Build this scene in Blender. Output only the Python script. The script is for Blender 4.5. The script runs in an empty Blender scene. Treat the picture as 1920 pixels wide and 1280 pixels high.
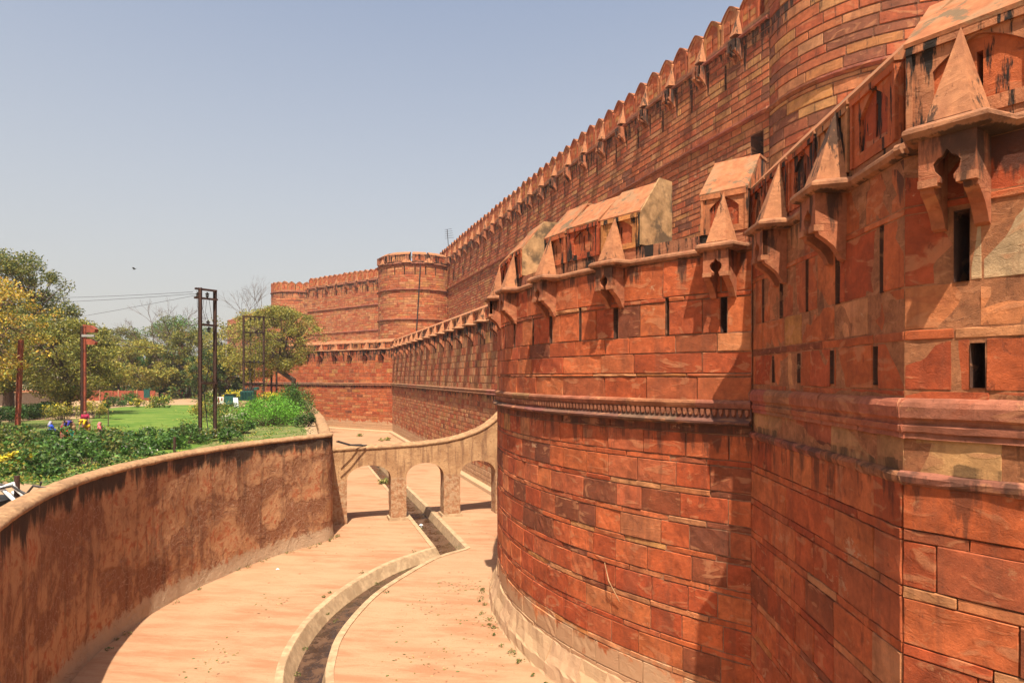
import bpy, math, random
import numpy as np
from mathutils import Vector, Matrix, noise
from mathutils.geometry import tessellate_polygon
R = math.radians
SC = bpy.context.scene
COL = SC.collection
EYE = 9.2

# ------------------------------------------------------------------ camera, sky, sun
cam = bpy.data.cameras.new('camera')
cam.lens = 22.5; cam.sensor_width = 36; cam.shift_y = 66 / 1920
cam.clip_start = 0.1; cam.clip_end = 20000
camo = bpy.data.objects.new('camera', cam); COL.objects.link(camo)
camo.location = (0, 0, EYE); camo.rotation_euler = (R(90), 0, 0)
SC.camera = camo
SUN_EL = 62.0
SUN_DIR = Vector((0.045 * math.cos(R(SUN_EL)), -math.cos(R(SUN_EL)), math.sin(R(SUN_EL)))).normalized()
W = bpy.data.worlds.new('World'); SC.world = W; W.use_nodes = True
wn = W.node_tree.nodes; wl = W.node_tree.links; wn.clear()
sky = wn.new('ShaderNodeTexSky'); sky.sky_type = 'NISHITA'; sky.sun_disc = False
sky.sun_elevation = R(SUN_EL); sky.sun_rotation = math.pi - 0.045
sky.altitude = 0; sky.air_density = 1.0; sky.dust_density = 3.0; sky.ozone_density = 1.0
bg = wn.new('ShaderNodeBackground'); bg.inputs['Strength'].default_value = 0.112
wo = wn.new('ShaderNodeOutputWorld')
# dusty air: the sky pales evenly towards the horizon all the way round
tc_ = wn.new('ShaderNodeTexCoord'); sx_ = wn.new('ShaderNodeSeparateXYZ'); wl.new(tc_.outputs['Generated'], sx_.inputs[0])
mr_ = wn.new('ShaderNodeMapRange'); wl.new(sx_.outputs[2], mr_.inputs['Value'])
mr_.inputs['From Min'].default_value = 0.0; mr_.inputs['From Max'].default_value = 0.62
mr_.inputs['To Min'].default_value = 0.97; mr_.inputs['To Max'].default_value = 0.14
mx_ = wn.new('ShaderNodeMix'); mx_.data_type = 'RGBA'; wl.new(mr_.outputs[0], mx_.inputs[0])
wl.new(sky.outputs[0], mx_.inputs[6]); mx_.inputs[7].default_value = (3.25, 3.10, 2.86, 1)
wl.new(mx_.outputs[2], bg.inputs[0]); wl.new(bg.outputs[0], wo.inputs[0])
sl = bpy.data.lights.new('sun', 'SUN'); sl.energy = 5.0; sl.angle = R(0.5); sl.color = (1.0, 0.93, 0.80)
so = bpy.data.objects.new('sun', sl); COL.objects.link(so)
so.location = (0, -20, 60); so.rotation_euler = SUN_DIR.to_track_quat('Z', 'Y').to_euler()
SC.view_settings.view_transform = 'Standard'; SC.view_settings.look = 'None'
SC.view_settings.exposure = 0.85; SC.view_settings.gamma = 1.0
SC.view_settings.use_curve_mapping = False

# ------------------------------------------------------------------ materials
class NT:
    def __init__(s, name):
        s.m = bpy.data.materials.new(name); s.m.use_nodes = True
        s.n = s.m.node_tree.nodes; s.l = s.m.node_tree.links; s.n.clear()
        s.out = s.n.new('ShaderNodeOutputMaterial'); s.b = s.n.new('ShaderNodeBsdfPrincipled')
        s.l.new(s.b.outputs[0], s.out.inputs[0])
    def put(s, sock, v):
        if isinstance(v, bpy.types.NodeSocket): s.l.new(v, sock)
        elif v is not None:
            if isinstance(v, (tuple, list)) and len(v) == 3 and len(sock.default_value) == 4: v = (*v, 1)
            sock.default_value = v
    def math(s, op, a, b=None, c=None, clamp=False):
        n = s.n.new('ShaderNodeMath'); n.operation = op; n.use_clamp = clamp
        s.put(n.inputs[0], a); s.put(n.inputs[1], b)
        if c is not None: s.put(n.inputs[2], c)
        return n.outputs[0]
    def vmath(s, op, a, b):
        n = s.n.new('ShaderNodeVectorMath'); n.operation = op
        s.put(n.inputs[0], a)
        if op == 'SCALE': s.put(n.inputs['Scale'], b)
        else: s.put(n.inputs[1], b)
        return n.outputs[0]
    def noise(s, vec, scale, detail=4, rough=.55, dist=0.0):
        n = s.n.new('ShaderNodeTexNoise'); s.put(n.inputs['Vector'], vec)
        n.inputs['Scale'].default_value = scale; n.inputs['Detail'].default_value = detail
        n.inputs['Roughness'].default_value = rough; n.inputs['Distortion'].default_value = dist
        return n.outputs[0]
    def noisec(s, vec, scale):
        n = s.n.new('ShaderNodeTexNoise'); s.put(n.inputs['Vector'], vec); n.inputs['Scale'].default_value = scale; n.inputs['Detail'].default_value = 5
        return n.outputs['Color']
    def voro(s, vec, scale, feat='F1'):
        n = s.n.new('ShaderNodeTexVoronoi'); n.feature = feat; s.put(n.inputs['Vector'], vec)
        n.inputs['Scale'].default_value = scale
        return n.outputs['Distance']
    def ramp(s, v, a, b, lo=0.0, hi=1.0):
        n = s.n.new('ShaderNodeMapRange'); n.interpolation_type = 'SMOOTHSTEP'
        s.put(n.inputs['Value'], v); n.inputs['From Min'].default_value = a; n.inputs['From Max'].default_value = b
        n.inputs['To Min'].default_value = lo; n.inputs['To Max'].default_value = hi
        return n.outputs[0]
    def mix(s, f, a, b, mode='MIX'):
        n = s.n.new('ShaderNodeMix'); n.data_type = 'RGBA'; n.blend_type = mode
        s.put(n.inputs[0], f); s.put(n.inputs[6], a); s.put(n.inputs[7], b)
        return n.outputs[2]
    def pos(s): return s.n.new('ShaderNodeNewGeometry').outputs['Position']
    def sep(s, v):
        n = s.n.new('ShaderNodeSeparateXYZ'); s.put(n.inputs[0], v); return n.outputs
    def attr(s, name='tint'):
        n = s.n.new('ShaderNodeAttribute'); n.attribute_name = name; return n.outputs['Color']
    def bump(s, h, dist, strength=1.0, base=None):
        n = s.n.new('ShaderNodeBump'); n.inputs['Distance'].default_value = dist
        n.inputs['Strength'].default_value = strength; s.put(n.inputs['Height'], h)
        if base is not None: s.l.new(base, n.inputs['Normal'])
        return n.outputs[0]
    def gray(s, v, a, b):  # factor -> grey colour between a and b
        r = s.ramp(v, 0.0, 1.0, a, b) if False else s.math('MULTIPLY_ADD', v, b - a, a)
        n = s.n.new('ShaderNodeCombineColor')
        for i in range(3): s.l.new(r, n.inputs[i])
        return n.outputs[0]

def stone_mat(name, drips=(), salt=None, fine=1.0, bumpk=1.0, black=0.5, var=1.0, bth=.60):
    t = NT(name); P = t.pos(); tint = t.attr(); z = t.sep(P)[2]
    Q = t.vmath('ADD', P, t.vmath('SCALE', tint, 83.0))
    n1 = t.noise(Q, 2.1 * fine, 6, .6, .4)
    n2 = t.noise(Q, 9 * fine, 6, .65)
    n3 = t.noise(t.vmath('MULTIPLY', Q, (1, 1, 2.6)), 1.3 * fine, 3, .5, 1.2)   # bedding veins
    n4 = t.noise(t.vmath('MULTIPLY', P, (2.6, 2.6, .35)), .9, 5, .6)            # rain streaks
    c = t.mix(1.0, tint, t.gray(t.ramp(n1, .25, .75), .74 * (1 - .30 * var), .74 * (1 + .28 * var)), 'MULTIPLY')
    c = t.mix(1.0, c, t.gray(t.ramp(n2, .3, .7), .86, 1.14), 'MULTIPLY')
    c = t.mix(t.ramp(n3, .57, .66, 0, .5), c, (.47, .195, .085))                    # pale flaked patches
    n10 = t.noise(t.vmath('ADD', t.vmath('MULTIPLY', P, (1, 1, 1.5)), t.vmath('SCALE', t.noisec(P, 2.0), .5)), .62 * (1 + fine) / 2, 9, .76)
    c = t.mix(t.ramp(n10, .635, .655, 0, .75), c, (.47, .26, .135))
    n9 = t.noise(t.vmath('ADD', Q, t.vmath('SCALE', t.noisec(P, 1.6), .8)), 3.2 * fine, 9, .74, .3)
    c = t.mix(t.ramp(n9, .60, .66, 0, .45), c, (.48, .22, .095))
    c = t.mix(t.ramp(n9, .34, .40, .42, 0), c, (.16, .045, .022))
    c = t.mix(t.ramp(n3, .30, .40, .30, 0), c, (.24, .05, .018))                   # wet dark iron patches
    c = t.mix(t.ramp(n4, .52, .68, 0, .42), c, (.17, .055, .026))
    n6 = t.noise(t.vmath('MULTIPLY', P, (4.2, 4.2, .55)), .8, 6, .68)
    c = t.mix(t.math('MULTIPLY', t.ramp(n6, bth, bth + .06), black), c, (.022, .014, .009))
    for (zt, ln, k) in drips:
        n5 = t.noise(t.vmath('MULTIPLY', P, (3.2, 3.2, .45)), 1.0, 6, .66)
        m = t.math('MULTIPLY', t.ramp(z, zt - ln, zt, 0, 1), t.ramp(z, zt, zt + .06, 1, 0))
        f = t.ramp(t.math('ADD', n5, t.math('MULTIPLY', m, .22)), .66, .76)
        f = t.math('MULTIPLY', t.math('MULTIPLY', f, t.ramp(m, 0, .25)), k)
        c = t.mix(f, c, (.026, .017, .011))
    if salt:
        n7 = t.noise(P, .9, 7, .65, .6); n8 = t.noise(P, 6, 6, .7)
        m = t.ramp(z, salt * .35, salt, .26, -.22)
        f = t.ramp(t.math('ADD', t.math('ADD', n7, t.math('MULTIPLY', n8, .25)), m), .62, .72, 0, .85)
        c = t.mix(f, c, (.44, .27, .145))
    t.l.new(c, t.b.inputs['Base Color'])
    t.b.inputs['Roughness'].default_value = .88
    t.b.inputs['Specular IOR Level'].default_value = .25
    h = t.math('ADD', t.math('MULTIPLY', n2, .55), t.math('MULTIPLY', t.noise(Q, 40 * fine, 6, .75), .55))
    h = t.math('ADD', h, t.ramp(n9, .34, .40, -.35, 0))
    crack = t.ramp(t.voro(t.vmath('ADD', Q, t.vmath('SCALE', t.noisec(P, 2.2), .8)), .8 * fine, 'DISTANCE_TO_EDGE'), 0, .02, 0, 1)
    lay = t.math('MULTIPLY', t.ramp(n3, .56, .60), .16)                     # flake steps
    h = t.math('ADD', h, t.math('ADD', lay, t.math('MULTIPLY', crack, .10)))
    t.l.new(t.bump(h, .028 * bumpk, .8), t.b.inputs['Normal'])
    return t.m

def simple_mat(name, col, rough=.8, metal=0.0, nscale=6.0, nvar=.25, bump=.004, col2=None, spec=.3, stain=None):
    t = NT(name); P = t.pos(); n = t.noise(P, nscale, 6, .6)
    c = t.mix(1.0, col, t.gray(t.ramp(n, .25, .75), 1 - nvar, 1 + nvar), 'MULTIPLY')
    if col2: c = t.mix(t.ramp(t.noise(P, nscale * .4, 6, .65, .3), .48, .62), c, col2)
    if stain: c = t.mix(t.ramp(t.noise(P, stain[3], 8, .72, .4), stain[1], stain[2], 0, .85), c, stain[0])
    t.l.new(c, t.b.inputs['Base Color']); t.b.inputs['Roughness'].default_value = rough
    t.b.inputs['Metallic'].default_value = metal; t.b.inputs['Specular IOR Level'].default_value = spec
    if bump: t.l.new(t.bump(n, bump, 1), t.b.inputs['Normal'])
    return t.m

def tint_mat(name, rough=.6, trans=0.0, nvar=.2, nscale=3.0):
    t = NT(name); c = t.attr()
    n = t.noise(t.pos(), nscale, 3)
    c = t.mix(1.0, c, t.gray(t.ramp(n, .3, .7), 1 - nvar, 1 + nvar), 'MULTIPLY')
    t.l.new(c, t.b.inputs['Base Color']); t.b.inputs['Roughness'].default_value = rough
    t.b.inputs['Specular IOR Level'].default_value = .3
    if trans:
        tr = t.n.new('ShaderNodeBsdfTranslucent'); t.l.new(c, tr.inputs[0])
        mx = t.n.new('ShaderNodeMixShader'); mx.inputs[0].default_value = trans
        t.l.new(t.b.outputs[0], mx.inputs[1]); t.l.new(tr.outputs[0], mx.inputs[2])
        t.l.new(mx.outputs[0], t.out.inputs[0])
    return t.m

def plaster_wall_mat():
    t = NT('weathered_plaster'); P = t.pos(); z = t.sep(P)[2]
    n1 = t.noise(P, .55, 7, .62, .5); n2 = t.noise(P, 3.5, 7, .68, .4); n3 = t.noise(P, 18, 5, .7)
    st = t.noise(t.vmath('MULTIPLY', P, (2.2, 2.2, .25)), 1.0, 6, .65)
    c = t.mix(t.ramp(n1, .42, .56), (.235, .098, .046), (.44, .225, .108))
    c = t.mix(t.ramp(n2, .50, .62, 0, .7), c, (.22, .075, .033))
    c = t.mix(t.ramp(t.math('ADD', t.math('MULTIPLY', n1, .6), t.math('MULTIPLY', n2, .45)), .56, .64, 0, .6), c, (.42, .115, .045))
    c = t.mix(t.ramp(st, .50, .68, 0, .65), c, (.12, .048, .026))
    pale = t.voro(t.vmath('ADD', P, t.vmath('SCALE', t.noisec(P, 3.0), .6)), 3.2, 'DISTANCE_TO_EDGE')
    c = t.mix(t.math('MULTIPLY', t.ramp(pale, 0, .05, .55, 0), t.ramp(n1, .40, .55, 1, 0)), c, (.44, .28, .18))
    # black rain stain hanging from the cap
    m = t.ramp(z, 4.2, 5.8, 0, 1)
    f = t.ramp(t.math('ADD', t.math('MULTIPLY', st, .9), t.math('MULTIPLY', m, .45)), .72, .86, 0, .93)
    c = t.mix(f, c, (.045, .028, .018))
    # pale footing
    f = t.ramp(t.math('ADD', z, t.math('MULTIPLY', t.math('SUBTRACT', n2, .5), 1.1)), .55, .78, .85, 0)
    c = t.mix(f, c, (.40, .27, .165))
    t.l.new(c, t.b.inputs['Base Color']); t.b.inputs['Roughness'].default_value = .92
    t.b.inputs['Specular IOR Level'].default_value = .15
    h = t.math('ADD', t.math('MULTIPLY', n2, 1.0), t.math('MULTIPLY', n3, .3))
    h = t.math('ADD', h, t.math('MULTIPLY', t.ramp(n1, .44, .48), .4))
    t.l.new(t.bump(h, .06, 1), t.b.inputs['Normal'])
    return t.m

def bridge_mat():
    t = NT('bridge_plaster'); P = t.pos(); z = t.sep(P)[2]
    n1 = t.noise(P, .9, 7, .62, .5); n2 = t.noise(P, 5, 7, .68); st = t.noise(t.vmath('MULTIPLY', P, (3, 3, .3)), 1.2, 6, .65)
    c = t.mix(t.ramp(n1, .36, .62), (.33, .175, .082), (.45, .26, .125))
    c = t.mix(t.ramp(st, .48, .64, 0, .75), c, (.20, .10, .052))
    c = t.mix(t.ramp(n2, .55, .66, 0, .55), c, (.16, .085, .045))
    c = t.mix(t.ramp(z, .0, .5, .5, 0), c, (.14, .08, .045))
    c = t.mix(t.ramp(z, 2.6, 2.9, .75, 0), c, t.mix(t.ramp(n2, .42, .58), (.30, .135, .065), (.42, .27, .155)))
    t.l.new(c, t.b.inputs['Base Color']); t.b.inputs['Roughness'].default_value = .92
    t.b.inputs['Specular IOR Level'].default_value = .15
    t.l.new(t.bump(t.math('ADD', n2, t.math('MULTIPLY', t.noise(P, 25, 4), .3)), .05, 1), t.b.inputs['Normal'])
    return t.m

def floor_mat():
    t = NT('moat_floor'); P = t.pos()
    rot = t.n.new('ShaderNodeVectorRotate'); rot.inputs['Angle'].default_value = 0.12; t.l.new(P, rot.inputs[0])
    q = rot.outputs[0]
    n1 = t.noise(t.vmath('MULTIPLY', q, (.35, 1.5, 1)), 1.0, 8, .68, .25)
    n2 = t.noise(P, .22, 5, .55); n3 = t.noise(P, 7, 7, .7)
    n4 = t.noise(t.vmath('MULTIPLY', q, (.8, 5.0, 1)), 1.6, 7, .7)
    c = t.mix(t.ramp(n1, .36, .62), (.320, .150, .076), (.385, .215, .118))
    c = t.mix(t.ramp(n2, .42, .62, 0, .55), c, (.40, .235, .132))
    c = t.mix(t.ramp(n4, .55, .70, 0, .34), c, (.26, .12, .062))
    c = t.mix(t.ramp(n3, .56, .68, 0, .40), c, (.24, .11, .055))
    n5 = t.noise(P, .55, 5, .6); n6 = t.noise(P, 9, 5, .75)
    f = t.math('MULTIPLY', t.ramp(n5, .58, .66), t.ramp(n6, .56, .62))
    c = t.mix(t.math('MULTIPLY', f, .75), c, (.20, .13, .055))                  # blown leaves, lichen
    t.l.new(c, t.b.inputs['Base Color']); t.b.inputs['Roughness'].default_value = .95
    t.b.inputs['Specular IOR Level'].default_value = .1
    t.l.new(t.bump(t.math('ADD', n3, n4), .02, .8), t.b.inputs['Normal'])
    return t.m

def ground_mat(name, a, b, c3, s=1.0):
    t = NT(name); P = t.pos()
    n1 = t.noise(P, .35 * s, 7, .6, .3); n2 = t.noise(P, 4 * s, 7, .7)
    c = t.mix(t.ramp(n1, .38, .6), a, b); c = t.mix(t.ramp(n2, .5, .64, 0, .8), c, c3)
    t.l.new(c, t.b.inputs['Base Color']); t.b.inputs['Roughness'].default_value = .95
    t.b.inputs['Specular IOR Level'].default_value = .1
    t.l.new(t.bump(n2, .05, 1), t.b.inputs['Normal'])
    return t.m

def water_mat():
    t = NT('drain_water'); P = t.pos(); n = t.noise(P, 1.6, 7, .7, .6)
    c = t.mix(t.ramp(n, .42, .60), (.035, .018, .009), (.10, .048, .022))
    c = t.mix(t.ramp(t.noise(P, .25, 4), .60, .68, 0, .7), c, (.06, .085, .022))
    c = t.mix(t.ramp(t.noise(P, 9, 5, .7), .66, .72, 0, .5), c, (.30, .19, .10))
    t.l.new(c, t.b.inputs['Base Color']); t.b.inputs['Specular IOR Level'].default_value = .4
    t.l.new(t.ramp(n, .45, .6, .12, .7), t.b.inputs['Roughness'])
    t.l.new(t.bump(t.noise(P, 6, 5, .7), .015, .6), t.b.inputs['Normal'])
    return t.m

M = {}
M['near'] = stone_mat('red_sandstone', drips=((12.15, 1.0, .8), (8.05, 1.5, .6)), salt=2.5, black=.22)
M['inner'] = stone_mat('red_ochre_sandstone', drips=((30.4, 2.6, .9),), fine=.55, bumpk=1.2, black=.55)
M['outer'] = stone_mat('weathered_sandstone', drips=((13.6, 3.0, 1.0), (7.75, 1.0, 1.0)), salt=2.6, fine=.6, bumpk=1.2, black=.45)
M['top'] = stone_mat('parapet_stone', fine=1.0, black=1.0, var=.8, bth=.505)
M['hood'] = stone_mat('hood_plaster', fine=1.3, black=.85, var=.6, bumpk=.5, bth=.545)
M['roof'] = simple_mat('coping_plaster', (.34, .125, .055), .9, nscale=5, nvar=.25, bump=.02, col2=(.29, .15, .075), spec=.1, stain=((.13, .095, .055), .53, .60, 1.7))
M['mortar'] = stone_mat('mortar_joint', fine=2.0, black=.4, salt=2.6)
M['moss'] = simple_mat('mossy_plaster', (.33, .185, .085), .95, nscale=3.0, nvar=.45, bump=.03, col2=(.12, .075, .042), spec=.1)
M['plaster'] = plaster_wall_mat(); M['bridge'] = bridge_mat()
M['cap'] = simple_mat('wall_cap_plaster', (.34, .19, .095), .9, nscale=4, nvar=.28, bump=.06, col2=(.26, .145, .075), spec=.1, stain=((.15, .09, .05), .57, .66, 2.4))
M['floor'] = floor_mat(); M['water'] = water_mat()
M['kerb'] = simple_mat('kerb_concrete', (.40, .265, .15), .92, nscale=3.5, nvar=.24, bump=.02, col2=(.31, .20, .11), spec=.1)
M['dirt'] = ground_mat('garden_dirt', (.33, .20, .11), (.38, .245, .14), (.23, .14, .075))
M['bed'] = ground_mat('planted_bed', (.10, .14, .03), (.18, .16, .06), (.07, .10, .02), 1.6)
M['lawn'] = ground_mat('lawn_grass', (.080, .145, .020), (.135, .185, .032), (.060, .115, .016), 1.2)
M['far'] = ground_mat('dry_land', (.26, .20, .11), (.20, .17, .09), (.14, .14, .06), .1)
M['leaf'] = tint_mat('leaf', .55, .28, .2)
M['bark'] = simple_mat('bark', (.10, .062, .038), .9, nscale=8, nvar=.4, bump=.03)
M['rust'] = simple_mat('rusty_iron', (.060, .026, .016), .75, .1, nscale=7, nvar=.45, bump=.004, col2=(.05, .024, .016))
M['redpaint'] = simple_mat('red_oxide_paint', (.27, .060, .028), .65, 0, nscale=4, nvar=.25, bump=.002, col2=(.15, .04, .022))
M['dark'] = simple_mat('dark_metal', (.035, .030, .028), .6, .2, nscale=9, nvar=.3, bump=.002)
M['grey'] = simple_mat('grey_metal', (.30, .28, .25), .6, .2, nscale=9, nvar=.2, bump=.002)
M['teal'] = simple_mat('dark_green_paint', (.020, .075, .060), .5, 0, nscale=9, nvar=.2, bump=.001)
M['white'] = simple_mat('white_paint', (.74, .72, .68), .5, 0, nscale=5, nvar=.06, bump=.001)
M['glass'] = simple_mat('dark_glass', (.03, .035, .04), .12, 0, nvar=.1, bump=0, spec=.6)
M['tyre'] = simple_mat('black_rubber', (.02, .02, .02), .85, 0, nvar=.2, bump=.001)
M['paint'] = tint_mat('painted', .55, 0, .08)
M['skin'] = simple_mat('skin', (.22, .11, .065), .6, 0, nvar=.05, bump=0)
M['cloth'] = tint_mat('cloth', .85, 0, .18, 9.0)

# ------------------------------------------------------------------ object helpers
def wl_of(o):
    v = Vector(o.location); p = o.parent
    while p: v += Vector(p.location); p = p.parent
    return v

def thing(name, label, cat, loc=(0, 0, 0), group=None):
    o = bpy.data.objects.new(name, None); COL.objects.link(o); o.location = loc
    o.empty_display_size = .2
    o['label'] = label; o['category'] = cat
    if group: o['group'] = group
    return o

def tag(o, label=None, cat=None, group=None, kind=None):
    if label: o['label'] = label
    if cat: o['category'] = cat
    if group: o['group'] = group
    if kind: o['kind'] = kind
    return o

def make_mesh(name, V, F, tint=None, smooth=False):
    me = bpy.data.meshes.new(name)
    me.from_pydata(V, [], F)
    if tint is not None:
        ft = np.asarray(tint, dtype=np.float32)
        if ft.ndim == 1: ft = np.tile(ft, (len(F), 1))
        a = me.attributes.new('tint', 'FLOAT_COLOR', 'CORNER')
        cnt = np.array([len(f) for f in F])
        rep = np.repeat(ft[:, :3], cnt, axis=0)
        out = np.ones((len(rep), 4), dtype=np.float32); out[:, :3] = rep
        a.data.foreach_set('color', out.ravel())
    if smooth: me.polygons.foreach_set('use_smooth', [True] * len(F))
    return me

def add(name, V, F, m, parent=None, tint=None, smooth=False, kind=None, label=None, origin=None):
    """world-space verts -> object whose origin sits at its own centre (or `origin`)"""
    A = np.asarray(V, dtype=float).reshape(-1, 3)
    c = A.mean(axis=0) if origin is None else np.asarray(origin, dtype=float)
    me = make_mesh(name, (A - c).tolist(), F, tint, smooth)
    me.materials.append(M[m] if isinstance(m, str) else m)
    o = bpy.data.objects.new(name, me); COL.objects.link(o)
    if parent is not None:
        o.parent = parent; o.location = Vector(c) - wl_of(parent)
    else: o.location = c
    if kind: o['kind'] = kind
    if label: o['label'] = label
    return o

class Acc:
    """collects geometry for one mesh"""
    def __init__(s): s.V = []; s.F = []; s.T = []
    def put(s, V, F, tint=(.4, .12, .05)):
        b = len(s.V); s.V.extend([tuple(v) for v in V]); s.F.extend([tuple(i + b for i in f) for f in F])
        s.T.extend([tint] * len(F))
    def box(s, x0, x1, y0, y1, z0, z1, tint=(.4, .12, .05)):
        V = [(x, y, z) for x in (x0, x1) for y in (y0, y1) for z in (z0, z1)]
        s.put(V, [(0, 1, 3, 2), (4, 6, 7, 5), (0, 4, 5, 1), (2, 3, 7, 6), (0, 2, 6, 4), (1, 5, 7, 3)], tint)
    def tube(s, pts, radii, n=6, tint=(.1, .06, .04), cap=True):
        pts = [Vector(p) for p in pts]
        if not isinstance(radii, (list, tuple)): radii = [radii] * len(pts)
        b = len(s.V); up = Vector((.13, .21, 1)).normalized()
        for i, p in enumerate(pts):
            d = (pts[min(i + 1, len(pts) - 1)] - pts[max(i - 1, 0)])
            d = d.normalized() if d.length > 1e-6 else Vector((0, 0, 1))
            a = d.cross(up if abs(d.dot(up)) < .95 else Vector((1, 0, 0))).normalized(); c = d.cross(a)
            for k in range(n):
                t = 2 * math.pi * k / n
                s.V.append(tuple(p + (a * math.cos(t) + c * math.sin(t)) * radii[i]))
        for i in range(len(pts) - 1):
            for k in range(n):
                k2 = (k + 1) % n
                s.F.append((b + i * n + k, b + i * n + k2, b + (i + 1) * n + k2, b + (i + 1) * n + k)); s.T.append(tint)
        if cap:
            s.F.append(tuple(b + k for k in range(n))[::-1]); s.T.append(tint)
            e = b + (len(pts) - 1) * n
            s.F.append(tuple(e + k for k in range(n))); s.T.append(tint)
    def obj(s, name, m, parent=None, smooth=False, kind=None, label=None, origin=None):
        return add(name, s.V, s.F, m, parent, s.T, smooth, kind, label, origin)

# ------------------------------------------------------------------ wall paths
class Line:
    def __init__(s, p0, p1, side):
        s.p0 = np.array(p0, float); s.p1 = np.array(p1, float); d = s.p1 - s.p0
        s.L = float(np.hypot(*d)); s.d = d / s.L; s.n = np.array([s.d[1], -s.d[0]]) * side; s.curved = False
    def map(s, S, O, Z):
        S, O, Z = np.broadcast_arrays(np.asarray(S, float), np.asarray(O, float), np.asarray(Z, float))
        return np.stack([s.p0[0] + s.d[0] * S + s.n[0] * O, s.p0[1] + s.d[1] * S + s.n[1] * O, Z], -1)
    def N(s, S): return s.n
class Arc:
    def __init__(s, c, r, a0, a1):
        s.c = c; s.r = r; s.a0 = R(a0); s.a1 = R(a1); s.L = abs(s.a1 - s.a0) * r; s.sg = 1 if a1 > a0 else -1; s.curved = True
    def map(s, S, O, Z):
        S, O, Z = np.broadcast_arrays(np.asarray(S, float), np.asarray(O, float), np.asarray(Z, float))
        a = s.a0 + s.sg * S / s.r
        return np.stack([s.c[0] + (s.r + O) * np.cos(a), s.c[1] + (s.r + O) * np.sin(a), Z], -1)
    def N(s, S):
        a = s.a0 + s.sg * S / s.r; return np.array([math.cos(a), math.sin(a)])
    def s_of_px(s, px):
        k = (px - 960) / 1200.0; d = np.array([k, 1]) / math.hypot(k, 1); c = np.array(s.c)
        b = d @ c; disc = b * b - (c @ c - s.r ** 2)
        t = b - math.sqrt(max(disc, 0)); p = d * t - c
        a = math.atan2(p[1], p[0])
        while (a - s.a0) * s.sg < 0: a += s.sg * 2 * math.pi
        return (((a - s.a0) * s.sg) % (2 * math.pi)) * s.r

def proj(p):
    if p[1] < .5: return None
    return (960 + 1200 * p[0] / p[1], 706 - 1200 * (p[2] - EYE) / p[1])

def place(path, s, o, z):
    """matrix for an element drawn in local x along wall, y outward, z up"""
    p = path.map(s, o, z); n = path.N(s); n = n / np.hypot(*n)
    return Matrix(((n[1], n[0], 0, p[0]), (-n[0], n[1], 0, p[1]), (0, 0, 1, p[2]), (0, 0, 0, 1)))

# palettes (true albedo of the stones)
REDS = [(.50, .105, .030), (.46, .088, .026), (.55, .128, .037), (.47, .115, .040), (.43, .076, .022), (.57, .150, .046)]
DARKS = [(.24, .066, .026), (.19, .054, .024), (.30, .074, .027)]
OCHRE = [(.54, .225, .062), (.56, .25, .080), (.50, .18, .050)]
PALE = [(.57, .205, .075), (.56, .185, .066), (.58, .24, .095)]
def pick(rng, wd, wo, wp):
    r = rng.random()
    b = rng.choice(DARKS) if r < wd else rng.choice(OCHRE) if r < wd + wo else rng.choice(PALE) if r < wd + wo + wp else rng.choice(REDS)
    b = tuple(q * .88 + w * .12 for q, w in zip(b, (.48, .118, .042)))
    k = rng.uniform(.88, 1.12); return tuple(min(.9, c * k * rng.uniform(.97, 1.03)) for c in b)

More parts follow.
